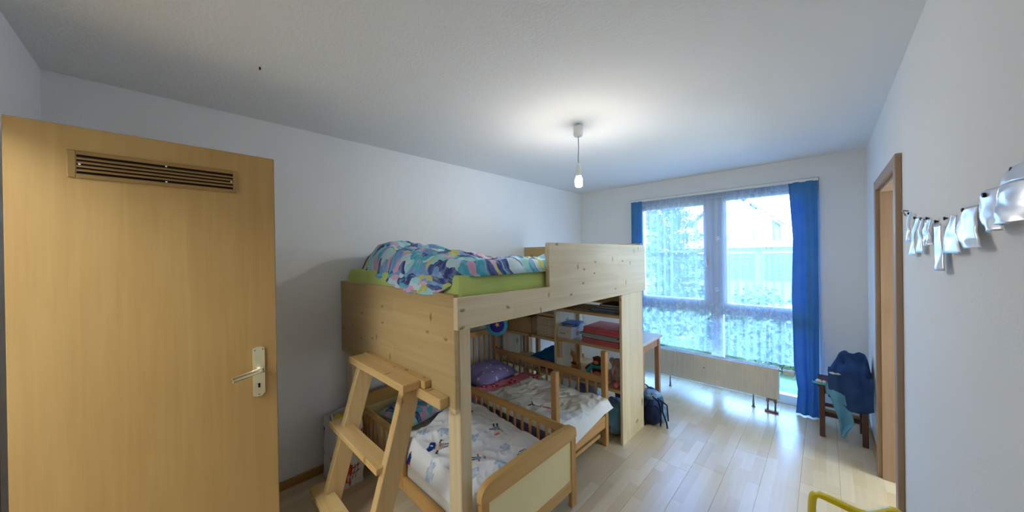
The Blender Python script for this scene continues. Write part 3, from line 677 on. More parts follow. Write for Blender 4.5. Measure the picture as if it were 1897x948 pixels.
def motif(px, py, x0, y0, s, rot, kind):
    """small printed figures; returns colour or None. local frame in metres"""
    c, sn = math.cos(rot), math.sin(rot); dx, dy = px-x0, py-y0
    a, b_ = (dx*c+dy*sn)/s, (-dx*sn+dy*c)/s
    if abs(a) > .7 or abs(b_) > .8: return None
    if kind == 'pirate':
        if .22 < b_ < .55 and abs(a) < .42*(1-abs(b_-.34)*1.7):
            return (235, 238, 245) if a*a+(b_-.38)**2 < .006 else (34, 66, 140)
        if (a/.23)**2+((b_-.13)/.17)**2 < 1: return (232, 200, 170) if b_ < .16 else (34, 66, 140)
        if abs(a) < .22 and -.36 < b_ < -.03: return (240, 232, 226) if math.sin(b_*55) > .25 else (104, 34, 44)
        if abs(abs(a)-.12) < .07 and -.62 < b_ < -.36: return (150, 140, 136)
        if .22 < abs(a) < .46 and abs(b_+.06-.1*abs(a)) < .05: return (104, 34, 44)
        if (abs(a)-.52)**2+(b_+.04)**2 < .006: return (30, 34, 48)
        if (a-.48)**2+(b_+.12)**2 < .02: return (226, 220, 160)
    elif kind == 'sailor':
        if abs(a) < .2 and -.25 < b_ < .05: return (34, 110, 170) if math.sin(b_*60) > -.2 else (225, 230, 238)
        if (a/.2)**2+((b_-.22)/.17)**2 < 1: return (214, 130, 130) if b_ > .24 else (236, 212, 186)
        if abs(abs(a)-.11) < .06 and -.55 < b_ < -.25: return (70, 74, 84)
        if .2 < abs(a) < .45 and abs(b_+.08) < .045: return (160, 60, 70)
    elif kind == 'parrot':
        if (a/.16)**2+(b_/.34)**2 < 1: return (186, 58, 58) if a > -.02 else (52, 60, 120)
        if abs(b_+.35) < .09 and abs(a-.1) < .12: return (206, 60, 64)
        if (a+.08)**2+(b_-.38)**2 < .03: return (44, 56, 120)
    elif kind == 'ship':
        n_ = nz(a*4+x0*9, b_*4+y0*9, 2)
        if a*a*1.3+b_*b_ < .26+.3*n_: return (186, 202, 224) if n_ > .05 else (214, 221, 232)
    return None
MOT = [(-1.33, 1.52, .125, -1.25, 'pirate'), (-1.66, 1.55, .11, -2.2, 'sailor'), (-1.52, 1.28, .10, -.6, 'sailor'), (-1.80, 1.17, .11, 2.3, 'pirate'), (-1.92, 1.02, .11, .5, 'parrot'),
       (-1.38, 1.33, .075, 0, 'ship'), (-1.46, 1.16, .08, 0, 'ship'), (-1.88, 1.27, .075, 0, 'ship'), (-1.70, 1.38, .075, 0, 'ship'), (-1.98, 1.17, .075, 0, 'ship'), (-1.50, 1.48, .07, .8, 'ship'), (-1.72, 1.05, .075, 0, 'ship'),
       (-1.95, 1.50, .11, 1.0, 'pirate'), (-1.28, 1.18, .10, 1.0, 'pirate')]
def nd_xy(u, v):
    x = -2.14+u*.935; y = NY0+.062+v*(NY1-NY0-.125)
    return x+.05*(1-u)*math.sin(v*5), y
def nd_pos(u, v):
    x, y = nd_xy(u, v)
    e = sstep(0, .05, u)*sstep(0, .035, 1-u)*sstep(0, .09, v)*sstep(0, .05, 1-v)
    h = .055+.085*math.exp(-((x+1.98)/.24)**2-((y-1.45)/.24)**2)+.03*nz(x*4.2, y*4.2, 11)+.014*nz(x*11+y*4, y*10, 3)+.03*(.4-abs(nz(x*6-y*5, x*3+y*4, 21)))+.014*(.4-abs(nz(x*15+y*9, y*13-x*6, 41)))
    z = .312+max(.006, h)*e**.6
    if v < .14: z -= .07*(1-v/.14)**2*(.4+.6*u)
    return (x, y-.01*(v < .1), z)
def nd_col(u, v):
    x, y = nd_xy(u, v)
    for m in MOT:
        c = motif(x, y, *m)
        if c: return c
    return (246, 244, 242)
dn = sheet('duvet', 230, 170, nd_pos, m_print, col=nd_col, uv=lambda u, v: nd_xy(u, v))
tag(dn, 'white duvet printed with small pirate figures on the near cot', 'duvet')

# ------------------------------------------------------------------ far cot
FC = thing('cot_bed', (-2.0, 2.16, 0), 'brown wooden cot with tall corner posts and barred sides, beside the bookcase', 'cot')
FX0, FX1, FYa, FYb = -2.71, -1.325, 1.795, 2.535
for x0, y0, zt in ((FX1-.045, FYa, .80), (FX1-.045, FYb-.045, .788), (FX0, FYa, .80), (FX0, FYb-.045, .80)):
    obj('post', bx(x0, x0+.045, y0, y0+.045, 0, zt, bev=.004), m_cotz, FC)
obj('foot_rail', bx(FX1-.035, FX1-.008, FYa+.045, FYb-.045, .155, .255), m_coty, FC)
obj('stretcher', bx(FX1-.075, FX1-.05, FYa+.045, FYb-.045, .06, .09), m_coty, FC)
obj('head_rail', bx(FX0+.008, FX0+.036, FYa+.045, FYb-.045, .745, .80), m_coty, FC); obj('head_rail', bx(FX0+.008, FX0+.036, FYa+.045, FYb-.045, .20, .26), m_coty, FC)
for k in range(8):
    y = FYa+.11+k*.074; obj('bar', bx(FX0+.014, FX0+.03, y-.008, y+.008, .255, .75, bev=.002), m_cotz, FC)
obj('side_rail', bx(FX0+.045, FX1-.045, FYb-.038, FYb-.010, .512, .57, bev=.005), m_cotx, FC); obj('side_rail', bx(FX0+.045, FX1-.045, FYb-.038, FYb-.010, .17, .25, bev=.004), m_cotx, FC)
for k in range(14):
    x = FX0+.13+k*.0885; obj('bar', bx(x-.009, x+.009, FYb-.032, FYb-.016, .245, .515, bev=.002), m_cotz, FC)
obj('side_rail', bx(FX0+.045, FX1-.045, FYa+.010, FYa+.036, .14, .22, bev=.004), m_cotx, FC)
obj('screw_knob', lathe(BM(), [(.010, 0), (.010, .008), (0, .010)], (FX0+.046, FYb-.03, .58), 10, 'x'), m_black, FC)
slab('mattress', FX0+.05, FX1-.05, FYa+.045, FYb-.042, .17, .352, m_lilac, .03, .008, 'mattress in a lilac sheet with white flowers in the far cot', 'mattress', nx=60, ny=36)
pillow('pillow', (-2.44, 2.17, .428), (.19, .27, .085), m_lilac, 'lilac pillow with white flowers at the head of the far cot', .1, .12)
def fd_xy(u, v): return -2.24+u*.985-.10*(1-u)*(1-v), FYa+.03+v*(FYb-FYa-.075)
FLW = [(-2.18, 2.02), (-2.13, 2.20), (-2.02, 2.40), (-2.21, 1.92)]
def fd_pos(u, v):
    x, y = fd_xy(u, v)
    e = sstep(0, .06, u)*sstep(0, .05, 1-u)*sstep(0, .05, v)*sstep(0, .05, 1-v)
    h = .065+.03*nz(x*4, y*4, 31)+.012*nz(x*12, y*9, 13)+.018*(.4-abs(nz(x*7+y*3, y*6, 5)))+.012*(.4-abs(nz(x*16-y*8, y*14+x*5, 51)))
    z = .349+h*e**.55
    if u > .93: z -= .07*((u-.93)/.07)*max(0, 1-v*1.3)
    return (x, y, z)
def fd_col(u, v):
    x, y = fd_xy(u, v)
    for fx, fy in FLW:
        dx, dy = x-fx, y-fy; r = math.hypot(dx, dy)
        if r < .011: return (240, 226, 226)
        if r < .034+.013*math.cos(5*math.atan2(dy, dx)): return (196, 54, 78)
    if u < .19+.03*v:
        return (222, 120, 138) if (int(x*180)+int(y*180)) % 2 else (230, 146, 160)
    if u < .25+.03*v: return (206, 196, 186) if (int(x*180)+int(y*180)) % 2 else (224, 216, 206)
    fx, fy = x+1.58, y-2.02
    if (fx/.035)**2+(fy/.028)**2 < 1: return (222, 90, 120)
    for (ax, ay, bx_, by) in ((-.02, -.03, -.10, -.05), (-.06, -.045, -.06, .0), (-.10, -.05, -.13, -.03), (-.11, -.05, -.12, -.085)):
        t = max(0, min(1, ((fx-ax)*(bx_-ax)+(fy-ay)*(by-ay))/((bx_-ax)**2+(by-ay)**2)))
        if math.hypot(fx-ax-t*(bx_-ax), fy-ay-t*(by-ay)) < .005: return (60, 56, 66)
    if nz(x*9, y*9, 77) > .52: return (206, 204, 206)
    return (243, 239, 228)
df = sheet('duvet', 200, 150, fd_pos, m_print, col=fd_col, uv=lambda u, v: fd_xy(u, v))
tag(df, 'white duvet with a pink border and red flowers on the far cot', 'duvet')

ub = thing('cloth_bag', (-1.52, 2.14, 0), 'small teal bag on the floor beneath the far cot', 'bag'); obj('bag_body', lumpy((-1.52, 2.14, .05), (.09, .10, .055), 33, .15, 28), m_tealp, ub, True); obj('drawstring', tube(BM(), [(-1.47, 2.10, .095), (-1.44, 2.08, .06), (-1.43, 2.06, .012)], .004, 6), m_white, ub, True)
# ------------------------------------------------------------------ round plush toy hanging under the bed
hd = thing('hanging_toy', (-2.44, 2.31, .89), 'round light-blue and purple plush disc hanging below the loft bed', 'toy')
tdir = Vector((.75, -.62, .02)).normalized(); q = Vector((0, 0, 1)).rotation_difference(tdir).to_matrix().to_4x4()
def disc(prof, mat, nm, par):
    bm = lathe(BM(), prof, (0, 0, 0), 28); bmesh.ops.transform(bm, matrix=Matrix.Translation((-2.44, 2.31, .89)) @ q, verts=bm.verts); return obj(nm, bm, mat, par, True)
disc([(0, -.03), (.07, -.028), (.105, -.012), (.112, 0), (.105, .014), (.08, .024), (0, .026)], m_toyb, 'rim', hd)
disc([(0, .024), (.072, .024), (.070, .032), (.04, .038), (0, .040)], m_toyp, 'centre', hd)
s5 = [(math.cos(math.pi/2+k*math.pi/5)*(.026 if k % 2 == 0 else .011)+0.0, math.sin(math.pi/2+k*math.pi/5)*(.026 if k % 2 == 0 else .011), .039) for k in range(10)]
bm = prism(BM(), s5, (0, 0, .003)); bmesh.ops.transform(bm, matrix=Matrix.Translation((-2.44, 2.31, .90)) @ q, verts=bm.verts); obj('star', bm, m_gold, hd)
obj('string', tube(BM(), [(-2.44, 2.31, .99), (-2.44, 2.315, 1.285)], .002, 6), m_white, hd)

# ------------------------------------------------------------------ bookcase under the far end
bc = thing('bookcase', (-1.95, 2.8, 0), 'open-backed pine bookcase carrying the far end of the loft bed', 'bookcase')
KY0, KY1 = 2.59, 3.02
obj('side_panel', bx(-1.248, -1.224, KY0, KY1, 0, 1.26), m_pine_z, bc)
obj('divider', bx(-1.925, -1.902, KY0, KY1, 0, 1.17), m_pine_z, bc); obj('side_panel', bx(-2.69, -2.668, KY0+.03, KY1-.11, 0, 1.17), m_pine_z, bc)
for (x0, x1, z) in ((-1.902, -1.248, .80), (-1.902, -1.248, 1.085), (-1.902, -1.248, .452), (-2.668, -1.925, .775), (-2.668, -1.925, 1.02), (-2.668, -1.925, .43)):
    obj('shelf_board', bx(x0, x1, KY0+.004, KY1-.01, z-.027, z, bev=.002), m_shelfx, bc)
for (x, y, z0, z1) in ((-1.90, KY0+.012, .60, .773), (-1.90, KY1-.06, .0, 1.12), (-1.285, KY1-.06, 0, 1.2), (-2.666, KY1-.07, 0, 1.17)):
    obj('batten', bx(x+.001, x+.035, y, y+.045, z0, z1), m_shelfx, bc)
obj('cap', bx(-1.94, -1.886, KY0-.006, KY0+.05, 1.17, 1.19), m_stool, bc)
# things on the shelves
def bookset(x0, x1, y0, y1, z, specs, grp):
    """specs: (thickness, material, name, label, category, dx, dy, inset)"""
    for th, mat, nm, lab, cat_, dx, dy, pages in specs:
        t = thing(nm, ((x0+x1)/2, (y0+y1)/2, z), lab, cat_, grp)
        a = (x0+dx, x1+dx*.5, y0+dy, y1)
        if pages:
            b1 = BM(); box(b1, *a, z+.0003, z+.004, .001); box(b1, *a, z+th-.004, z+th, .001); box(b1, a[0], a[0]+.004, a[2], a[3], z+.004, z+th-.004); obj('cover', b1, mat, t)
            obj('pages', box(BM(), a[0]+.004, a[1]-.006, a[2]+.005, a[3]-.005, z+.004, z+th-.004), m_paper if pages == 1 else m_pw, t)
        else:
            b1 = BM(); box(b1, *a, z+.0003, z+th*.55, .003); obj('base', b1, mat, t); b1 = BM(); box(b1, a[0]+.002, a[1]-.002, a[2]+.001, a[3]-.002, z+th*.55, z+th, .005); obj('lid', b1, mat, t)
        z += th
    return z
bookset(-1.625, -1.262, 2.61, 2.93, .8, [
    (.045, m_redl, 'case', 'low red case at the bottom of the pile beside the white box', 'case', 0, 0, 0),
    (.018, m_navyb, 'book', 'navy book lying on the red case', 'book', 0, .004, 2), (.010, m_pw, 'paper_block', 'thin white paper block between the navy book and teal folder', 'paper', .015, 0, 2),
    (.016, m_tealf, 'folder', 'teal folder under the thick red folder', 'folder', -.02, -.006, 2),
    (.058, m_red, 'binder', 'thick red binder on top of the pile beside the white box', 'binder', .015, 0, 0)], 'pile on the middle shelf')
cb = thing('storage_box', (-1.80, 2.72, .8), 'small white lidded cardboard box on the middle shelf', 'box')
obj('box_body', bx(-1.895, -1.735, 2.605, 2.86, .8003, .882), m_pw, cb); ob = obj('lid', bx(-1.898, -1.732, 2.602, 2.863, .874, .915, bev=.002), m_pw, cb)
obj('sticker', box(BM(), -1.7335, -1.7315, 2.70, 2.735, .822, .862), m_card, cb); obj('sticker', box(BM(), -1.7325, -1.7305, 2.70, 2.735, .885, .912), m_card, cb)
g = BM()
for k, (a, w_) in enumerate(((0, .012), (.015, .008), (.026, .01), (.039, .008), (.05, .012))): box(g, -1.865+a, -1.865+a+w_, 2.6042, 2.6052, .842+.003*(k % 2), .852)
obj('lettering', g, plain('grey_ink', (140, 132, 122), .8), cb)
bp = thing('papers', (-1.79, 2.74, .915), 'blue brochures lying on the white lidded box', 'papers')
for k, (rz, m_) in enumerate(((.2, m_bluep), (-.15, m_pw), (.4, m_bluep), (.1, m_bluep))):
    b1 = bx(-.075, .075, -.10, .10, 0, .006, bev=.001); bmesh.ops.transform(b1, matrix=Matrix.Translation((-1.80, 2.73, .9155+.0063*k)) @ Matrix.Rotation(rz, 4, 'Z'), verts=b1.verts); obj('brochure', b1, m_, bp)
bookset(-1.50, -1.265, 2.64, 2.93, 1.085, [(.012, m_bpack3, 'magazine', 'grey-blue magazine at the bottom of the top shelf pile', 'magazine', -.08, 0, 2), (.010, m_pw, 'magazine', 'white magazine second from the bottom of the top shelf pile', 'magazine', -.05, .02, 2), (.012, m_bluep, 'magazine', 'bright blue magazine in the middle of the top shelf pile', 'magazine', -.02, .01, 2), (.012, m_pw, 'magazine', 'white magazine under the top book of the top shelf pile', 'magazine', .0, .03, 2), (.022, m_navyb, 'book', 'navy book on top of the top shelf pile', 'book', .02, .05, 2)], 'pile on the top shelf')
tag(obj('papers', bx(-1.72, -1.56, 2.63, 2.86, 1.0853, 1.093, bev=.001), m_pw), 'loose white sheets lying on the top shelf beside the magazine pile', 'papers')
ob = thing('open_carton', (-2.39, 2.74, .775), 'open brown cardboard box on the shelf behind the far cot', 'box')
b1 = BM(); X0, X1, Y0, Y1, Z0, Z1 = -2.58, -2.225, 2.605, 2.86, .7753, .945
box(b1, X0, X1, Y0, Y0+.004, Z0, Z1); box(b1, X0, X1, Y1-.004, Y1, Z0, Z1); box(b1, X0, X0+.004, Y0, Y1, Z0, Z1); box(b1, X1-.004, X1, Y0, Y1, Z0, Z1); box(b1, X0, X1, Y0, Y1, Z0, Z0+.004); obj('box_body', b1, m_card, ob)
b1 = BM(); bar(b1, (X0, Y1, Z1), (X1, Y1, Z1), .002, .002); obj('flap', bar(BM(), ((X0+X1)/2, Y1+.001, Z1), ((X0+X1)/2, Y1+.09, Z1+.015), X1-X0, .003, bev=0), m_card, ob); b1.free()
obj('flap', bar(BM(), (X1, (Y0+Y1)/2, Z1), (X1+.06, (Y0+Y1)/2, Z1+.03), Y1-Y0, .003, bev=0), m_card, ob)
obj('white_note', box(BM(), -2.50, -2.44, 2.6025, 2.6045, .905, .935), m_pw, ob)
pz = .775
for k in range(9):
    th = random.choice((.014, .018, .022, .026)); dx = random.uniform(-.008, .008)
    t = thing('paperback', (-2.05, 2.72, pz), ['bottom', 'second lowest', 'third lowest', 'fourth lowest', 'middle', 'fourth from top', 'third from top', 'second from top', 'topmost'][k]+' pale paperback of the pile beside the open brown box', 'book', 'paperbacks piled beside the carton')
    b1 = BM(); box(b1, -2.17+dx, -1.935+dx, 2.63, 2.80, pz+.0003, pz+.002); box(b1, -2.17+dx, -1.935+dx, 2.63, 2.80, pz+th-.002, pz+th); box(b1, -2.17+dx, -2.168+dx, 2.63, 2.80, pz+.002, pz+th-.002); obj('cover', b1, m_card if k % 3 else m_pw, t)
    obj('pages', box(BM(), -2.168+dx, -1.938+dx, 2.632, 2.798, pz+.002, pz+th-.002), m_paper, t); pz += th
bookset(-2.15, -1.94, 2.62, 2.9, 1.02, [(.012, m_pw, 'magazine', 'white magazine at the bottom of the pile above the paperbacks', 'magazine', 0, 0, 2), (.02, m_navyb, 'book', 'navy book above the paperbacks, right under the side panel', 'book', .03, .01, 2)], 'pile above the paperbacks')
du = thing('drawer_box', (-2.07, 2.75, .43), 'small wooden drawer chest on the low shelf behind the far cot', 'drawers')
obj('chest_body', bx(-2.17, -1.95, 2.64, 2.95, .4303, .545), m_shelfx, du)
for k in range(2):
    d_ = obj('drawer', bx(-2.16, -1.96, 2.632, 2.642, .438+k*.052, .482+k*.052), m_card if k else m_maroon, du); obj('knob', lathe(BM(), [(.006, 0), (.007, -.006), (0, -.009)], (-2.06, 2.632, .46+k*.052), 10, 'y'), m_shelfx, d_, True)
bf = sheet('felt_bag', 24, 16, lambda u, v: (-2.25+u*.33, 2.60+v*.33, .548+.05*math.sin(u*math.pi)*math.sin(v*math.pi)**.7+.05*math.exp(-((u-.35)/.14)**2)*v+.015*nz(u*5, v*5, 2)), m_bluecl, thick=.004)
tag(bf, 'folded bright blue cloth bag lying on the small drawer chest', 'bag')
# plush toys, each one continuous body
def plush(name, label, ells, mat, loc, vox=.008, cat='plush toy'):
    t = thing(name, loc, label, cat, None); bm = BM()
    for c, r, *ro in ells: ell(bm, c, r, Matrix.Rotation(ro[0], 3, ro[1]) if ro else None)
    o = obj('body', bm, mat, t, True); m = o.modifiers.new('remesh', 'REMESH'); m.mode = 'VOXEL'; m.voxel_size = vox; m.use_smooth_shade = True
    s = o.modifiers.new('smooth', 'SMOOTH'); s.factor = .5; s.iterations = 6
    return t
gx, gy, gz = -1.76, 2.72, .453
gi = plush('plush_giraffe', 'orange plush giraffe sitting on the toy shelf beside the divider', [((gx, gy, gz+.055), (.05, .045, .055)), ((gx-.012, gy, gz+.12), (.022, .022, .06), .15, 'Y'), ((gx-.02, gy-.01, gz+.17), (.02, .02, .03)), ((gx-.008, gy-.03, gz+.195), (.03, .035, .022)), ((gx+.035, gy-.05, gz+.025), (.02, .055, .02)), ((gx-.03, gy-.05, gz+.025), (.02, .055, .02)), ((gx+.045, gy-.02, gz+.08), (.014, .05, .014), .6, 'X'), ((gx-.045, gy-.01, gz+.21), (.006, .006, .016)), ((gx-.02, gy+.0, gz+.215), (.006, .006, .016))], m_gir, (gx, gy, gz), .006)
obj('muzzle', ell(BM(), (gx-.002, gy-.058, gz+.19), (.02, .014, .015)), m_pink, gi, True)
for dx in (.035, -.03): obj('hoof', ell(BM(), (gx+dx, gy-.105, gz+.025), (.016, .012, .018)), m_pw, gi, True)
obj('bow', ell(BM(), (gx-.005, gy-.03, gz+.10), (.03, .018, .012)), m_maroon, gi, True)
mx_, my_ = -1.53, 2.74
mo = plush('plush_monkey', 'brown plush monkey with a teal scarf on the toy shelf behind the corner post', [((mx_, my_, gz+.07), (.06, .05, .07)), ((mx_, my_-.01, gz+.165), (.045, .042, .042)), ((mx_-.048, my_, gz+.175), (.016, .01, .018)), ((mx_+.048, my_, gz+.175), (.016, .01, .018)), ((mx_-.075, my_-.03, gz+.10), (.02, .02, .065), .9, 'Y'), ((mx_+.065, my_-.03, gz+.07), (.02, .02, .06)), ((mx_-.03, my_-.075, gz+.022), (.022, .06, .02)), ((mx_+.035, my_-.075, gz+.022), (.022, .06, .02))], m_mon, (mx_, my_, gz))
obj('muzzle', ell(BM(), (mx_, my_-.045, gz+.155), (.025, .018, .018)), m_gir, mo, True)
b1 = BM(); tube(b1, [(mx_+.06*math.cos(t), my_-.008+.055*math.sin(t), gz+.118) for t in [k*math.pi/8 for k in range(17)]], .016, 8, False); tube(b1, [(mx_-.03, my_-.065, gz+.115), (mx_-.06, my_-.085, gz+.08), (mx_-.05, my_-.09, gz+.03)], [.018, .02, .022]); obj('scarf', b1, m_tealp, mo, True)
pbx = thing('plush_ball', (-1.50, 2.655, gz), 'round pink plush ball with a white patch in front of the plush monkey', 'toy'); obj('ball', ell(BM(), (-1.50, 2.655, gz+.045), (.046, .046, .045)), m_pink, pbx, True); obj('patch', ell(BM(), (-1.472, 2.632, gz+.048), (.014, .020, .024)), m_pw, pbx, True)
ex, ey = -1.335, 2.74
el = plush('plush_elephant', 'large mauve plush elephant on the toy shelf against the tall side panel', [((ex, ey, gz+.08), (.07, .06, .08)), ((ex+.005, ey-.02, gz+.18), (.055, .05, .05)), ((ex+.0, ey-.085, gz+.16), (.018, .04, .018), .5, 'X'), ((ex+.0, ey-.11, gz+.13), (.014, .015, .03)), ((ex-.055, ey-.0, gz+.19), (.035, .012, .035)), ((ex+.055, ey+.0, gz+.19), (.030, .012, .035)), ((ex-.05, ey-.07, gz+.03), (.026, .06, .026)), ((ex+.04, ey-.07, gz+.03), (.026, .06, .026)), ((ex-.07, ey-.05, gz+.10), (.02, .05, .022)), ((ex+.06, ey-.05, gz+.10), (.02, .05, .022))], m_ele, (ex, ey, gz))
for s_ in (-.022, .03): obj('eye', ell(BM(), (ex+s_, ey-.066, gz+.195), (.006, .004, .006), seg=8, rings=6), m_pw, el, True)
obj('foot_pad', ell(BM(), (ex-.05, ey-.128, gz+.03), (.022, .008, .024)), m_pink, el, True); obj('foot_pad', ell(BM(), (ex+.04, ey-.128, gz+.03), (.022, .008, .024)), m_pink, el, True)

# bags and basket under the bookcase
pg = thing('plastic_bag', (-1.385, 2.77, 0), 'full turquoise plastic bag on the floor under the toy shelf', 'bag')
obj('bag_body', lumpy((-1.385, 2.77, .14), (.13, .13, .16), 3), m_poly, pg, True); b1 = BM(); tube(b1, [(-1.36, 2.65, .10), (-1.35, 2.62, .07), (-1.345, 2.63, .04)], [.006, .012, .003]); obj('tied_handle', b1, m_poly, pg, True)
p2 = thing('plastic_bag', (-1.72, 2.86, 0), 'pale blue plastic bag on the floor behind the far cot', 'bag'); obj('bag_body', lumpy((-1.72, 2.85, .15), (.15, .12, .20), 9), m_poly2, p2, True); obj('tied_handle', tube(BM(), [(-1.72, 2.85, .345), (-1.71, 2.845, .38), (-1.69, 2.84, .40)], [.02, .012, .016]), m_poly2, p2, True)
bk = thing('fabric_bin', (-1.42, 3.22, 0), 'round navy bin with a pale lid between bookcase and desk', 'bin'); obj('bin_body', lathe(BM(), [(.12, 0), (.15, .02), (.165, .24), (.17, .27), (.158, .27), (.15, .25)], (-1.42, 3.20, 0), 28), m_navyb, bk, True); obj('lid', lathe(BM(), [(.155, .262), (.12, .30), (0, .315)], (-1.42, 3.20, 0), 28), m_cream, bk, True)

# ------------------------------------------------------------------ desk
dk = thing('desk', (-1.95, 3.35, 0), 'pale wooden desk standing behind the bookcase near the window', 'desk')
obj('table_top', bx(-2.62, -1.24, 3.06, 3.57, .722, .748), m_desk, dk)
for x, y in ((-1.30, 3.50), (-1.30, 3.09), (-2.58, 3.50), (-2.58, 3.09)): obj('leg', bx(x, x+.045, y, y+.045, 0, .722), m_deskleg, dk)
obj('apron', bx(-2.54, -1.30, 3.52, 3.54, .64, .722), m_deskleg, dk); obj('apron', bx(-2.54, -1.30, 3.095, 3.115, .64, .722), m_deskleg, dk); obj('apron', bx(-1.285, -1.265, 3.13, 3.50, .64, .722), m_deskleg, dk)

# ------------------------------------------------------------------ backpack
bkp = thing('backpack', (-1.19, 3.17, 0), 'blue-grey school backpack slumped on the floor beside the bookcase panel', 'backpack')
obj('main_bag', lumpy((-1.22, 3.19, .145), (.11, .11, .155), 14, .14), m_bpack, bkp, True)
obj('front_pocket', lumpy((-1.185, 3.10, .10), (.085, .06, .095), 21, .12), m_bpack2, bkp, True)
obj('side_pocket', lumpy((-1.115, 3.20, .085), (.035, .07, .08), 5, .12), m_bpack3, bkp, True)
obj('top_flap', lumpy((-1.20, 3.15, .265), (.085, .085, .035), 8, .25), m_bpack3, bkp, True)
b1 = BM()
for a in (0, .05): tube(b1, [(-1.17+a, 3.08, .275), (-1.115+a*.6, 3.09, .24), (-1.10+a*.3, 3.10, .15), (-1.105+a, 3.11, .06), (-1.10+a*1.2, 3.09, .015)], .008, 6)
obj('strap', b1, m_bpack2, bkp, True); obj('strap', tube(BM(), [(-1.22, 3.045, .005), (-1.215, 3.06, .08), (-1.20, 3.07, .20), (-1.18, 3.10, .29)], .007, 6), m_bpack2, bkp, True)
obj('strap', tube(BM(), [(-1.12, 3.17, .22), (-1.075, 3.19, .18), (-1.07, 3.19, .11), (-1.055, 3.16, .05)], .007, 6), m_bpack2, bkp, True)

# ------------------------------------------------------------------ shopping bag by the left wall
sg = thing('shopping_bag', (-2.55, .86, 0), 'white printed shopping bag full of things on the floor beside the ladder', 'bag')
AX0, AX1, AY0, AY1, AH = -2.695, -2.415, .765, .945, .44
ring = []
def bagring(t):
    pts_ = [(AX0, AY0), (AX1, AY0), (AX1, AY1), (AX0, AY1), (AX0, AY0)]; L = [abs(pts_[i+1][0]-pts_[i][0])+abs(pts_[i+1][1]-pts_[i][1]) for i in range(4)]; s = t*sum(L)
    for i in range(4):
        if s <= L[i]+1e-9: k = s/L[i]; return (pts_[i][0]+(pts_[i+1][0]-pts_[i][0])*k, pts_[i][1]+(pts_[i+1][1]-pts_[i][1])*k, i, k)
        s -= L[i]
    return (*pts_[4], 3, 1)
def bagpos(u, v):
    x, y, i, k = bagring(u); cx, cy = (AX0+AX1)/2, (AY0+AY1)/2
    tp = 1-.04*v+.07*math.sin(v*3)*math.sin(k*math.pi); x = cx+(x-cx)*tp; y = cy+(y-cy)*tp
    d = .010*nz(x*14, y*14, v*5)
    x = max(XL+.02, x+d)
    return (x, y+d, AH*v+(.012*math.sin(k*6) if v > .99 else 0)+.001)
def bagcol(u, v):
    x, y, i, k = bagring(u)
    if i == 0:                                             # camera-side face: small black figure, black letters
        if (k-.14)**2*.08+(v-.80)**2*.19 < .0002: return (36, 30, 34)
        if abs(k-.15-.25*(v-.74)) < .025 and .70 < v < .80: return (36, 30, 34)
        if .02 < k < .09 and .76 < v < .82: return (176, 90, 90)
        if .03 < k < .055 and .40 < v < .48: return (60, 50, 54)
        if .60 < k < 1 and v < .46 and nz(k*4, v*5, 3)+.55-abs(v-.22)*1.7 > .35: return (196, 84, 44) if nz(k*9, v*9, 6) > 0 else (168, 60, 36)
    if i == 1:
        if k < .50 and v < .55 and nz(k*3+4, v*4, 3)+.75-abs(v-.27)*2.2-max(0, k-.3)*2 > .3: return (206, 92, 44) if nz(k*7, v*7, 6) > -.1 else (160, 56, 36)
        for q_ in range(3):
            if abs(k-.46-.12*q_-(v-.2)*.35) < .018 and .10 < v < .34: return (142, 52, 42)
        if .40 < k < .82 and (abs(v-.16-.08*k) < .010 or abs(v-.25-.08*k) < .010): return (142, 52, 42)
        if .78 < k < .97 and .56 < v < .86 and math.sin(v*62) > -.45 and not (.84 < k < .90 and math.sin(v*31) > .2): return (200, 40, 52)
    return (240, 238, 238)
sheet('bag_shell', 160, 80, bagpos, m_bag, sg, col=bagcol, thick=.002)
obj('bag_bottom', box(BM(), AX0+.01, AX1-.01, AY0+.008, AY1-.008, .0015, .006), m_pw, sg)
for y, dx in ((AY0+.01, .03), (AY1-.01, .12)): obj('handle', tube(BM(), [(AX0+.09+dx*.3, y, AH-.04), (AX0+.095+dx*.3, y, AH+.02), (AX0+.13+dx*.5, y+.005, AH+.045), (AX0+.17+dx*.6, y, AH+.01), (AX0+.175+dx*.6, y, AH-.04)], .006, 6), m_white, sg, True)
for c, r, m_, nm in (((-2.60, .85, .40), (.06, .05, .05), m_gold, 'yellow cloth'), ((-2.48, .88, .405), (.05, .045, .05), m_leafb, 'green'), ((-2.54, .83, .37), (.06, .05, .06), m_maroon, 'red'), ((-2.56, .88, .33), (.09, .06, .08), m_pw, 'white')):
    obj('content', lumpy(c, r, c[0]*7, .25, 20), m_, sg, True)

# ------------------------------------------------------------------ stool with clothes (right back)
sl = thing('stool', (.10, 4.03, 0), 'dark brown wooden stool under a heap of clothes beside the right curtain', 'stool')
TX0, TX1, TY0, TY1 = -.055, .262, 3.865, 4.20
obj('seat', bx(TX0, TX1, TY0, TY1, .425, .45, bev=.005), m_stool, sl)
for x, y in ((TX0+.012, TY0+.012), (TX1-.05, TY0+.012), (TX0+.012, TY1-.05), (TX1-.05, TY1-.05)): obj('leg', bx(x, x+.036, y, y+.036, 0, .426, bev=.004), m_stool, sl)
for x in (TX0+.02, TX1-.04): obj('stretcher', bx(x, x+.018, TY0+.045, TY1-.048, .11, .14), m_stool, sl)
obj('stretcher', bx(TX0+.046, TX1-.048, TY1-.038, TY1-.02, .17, .20), m_stool, sl); obj('stretcher', bx(TX0+.046, TX1-.048, TY1-.038, TY1-.02, .08, .12), m_stool, sl)
obj('apron', bx(TX0+.046, TX1-.048, TY0+.02, TY0+.036, .375, .425), m_stool, sl); obj('apron', bx(TX0+.02, TX0+.036, TY0+.046, TY1-.048, .375, .425), m_stool, sl)
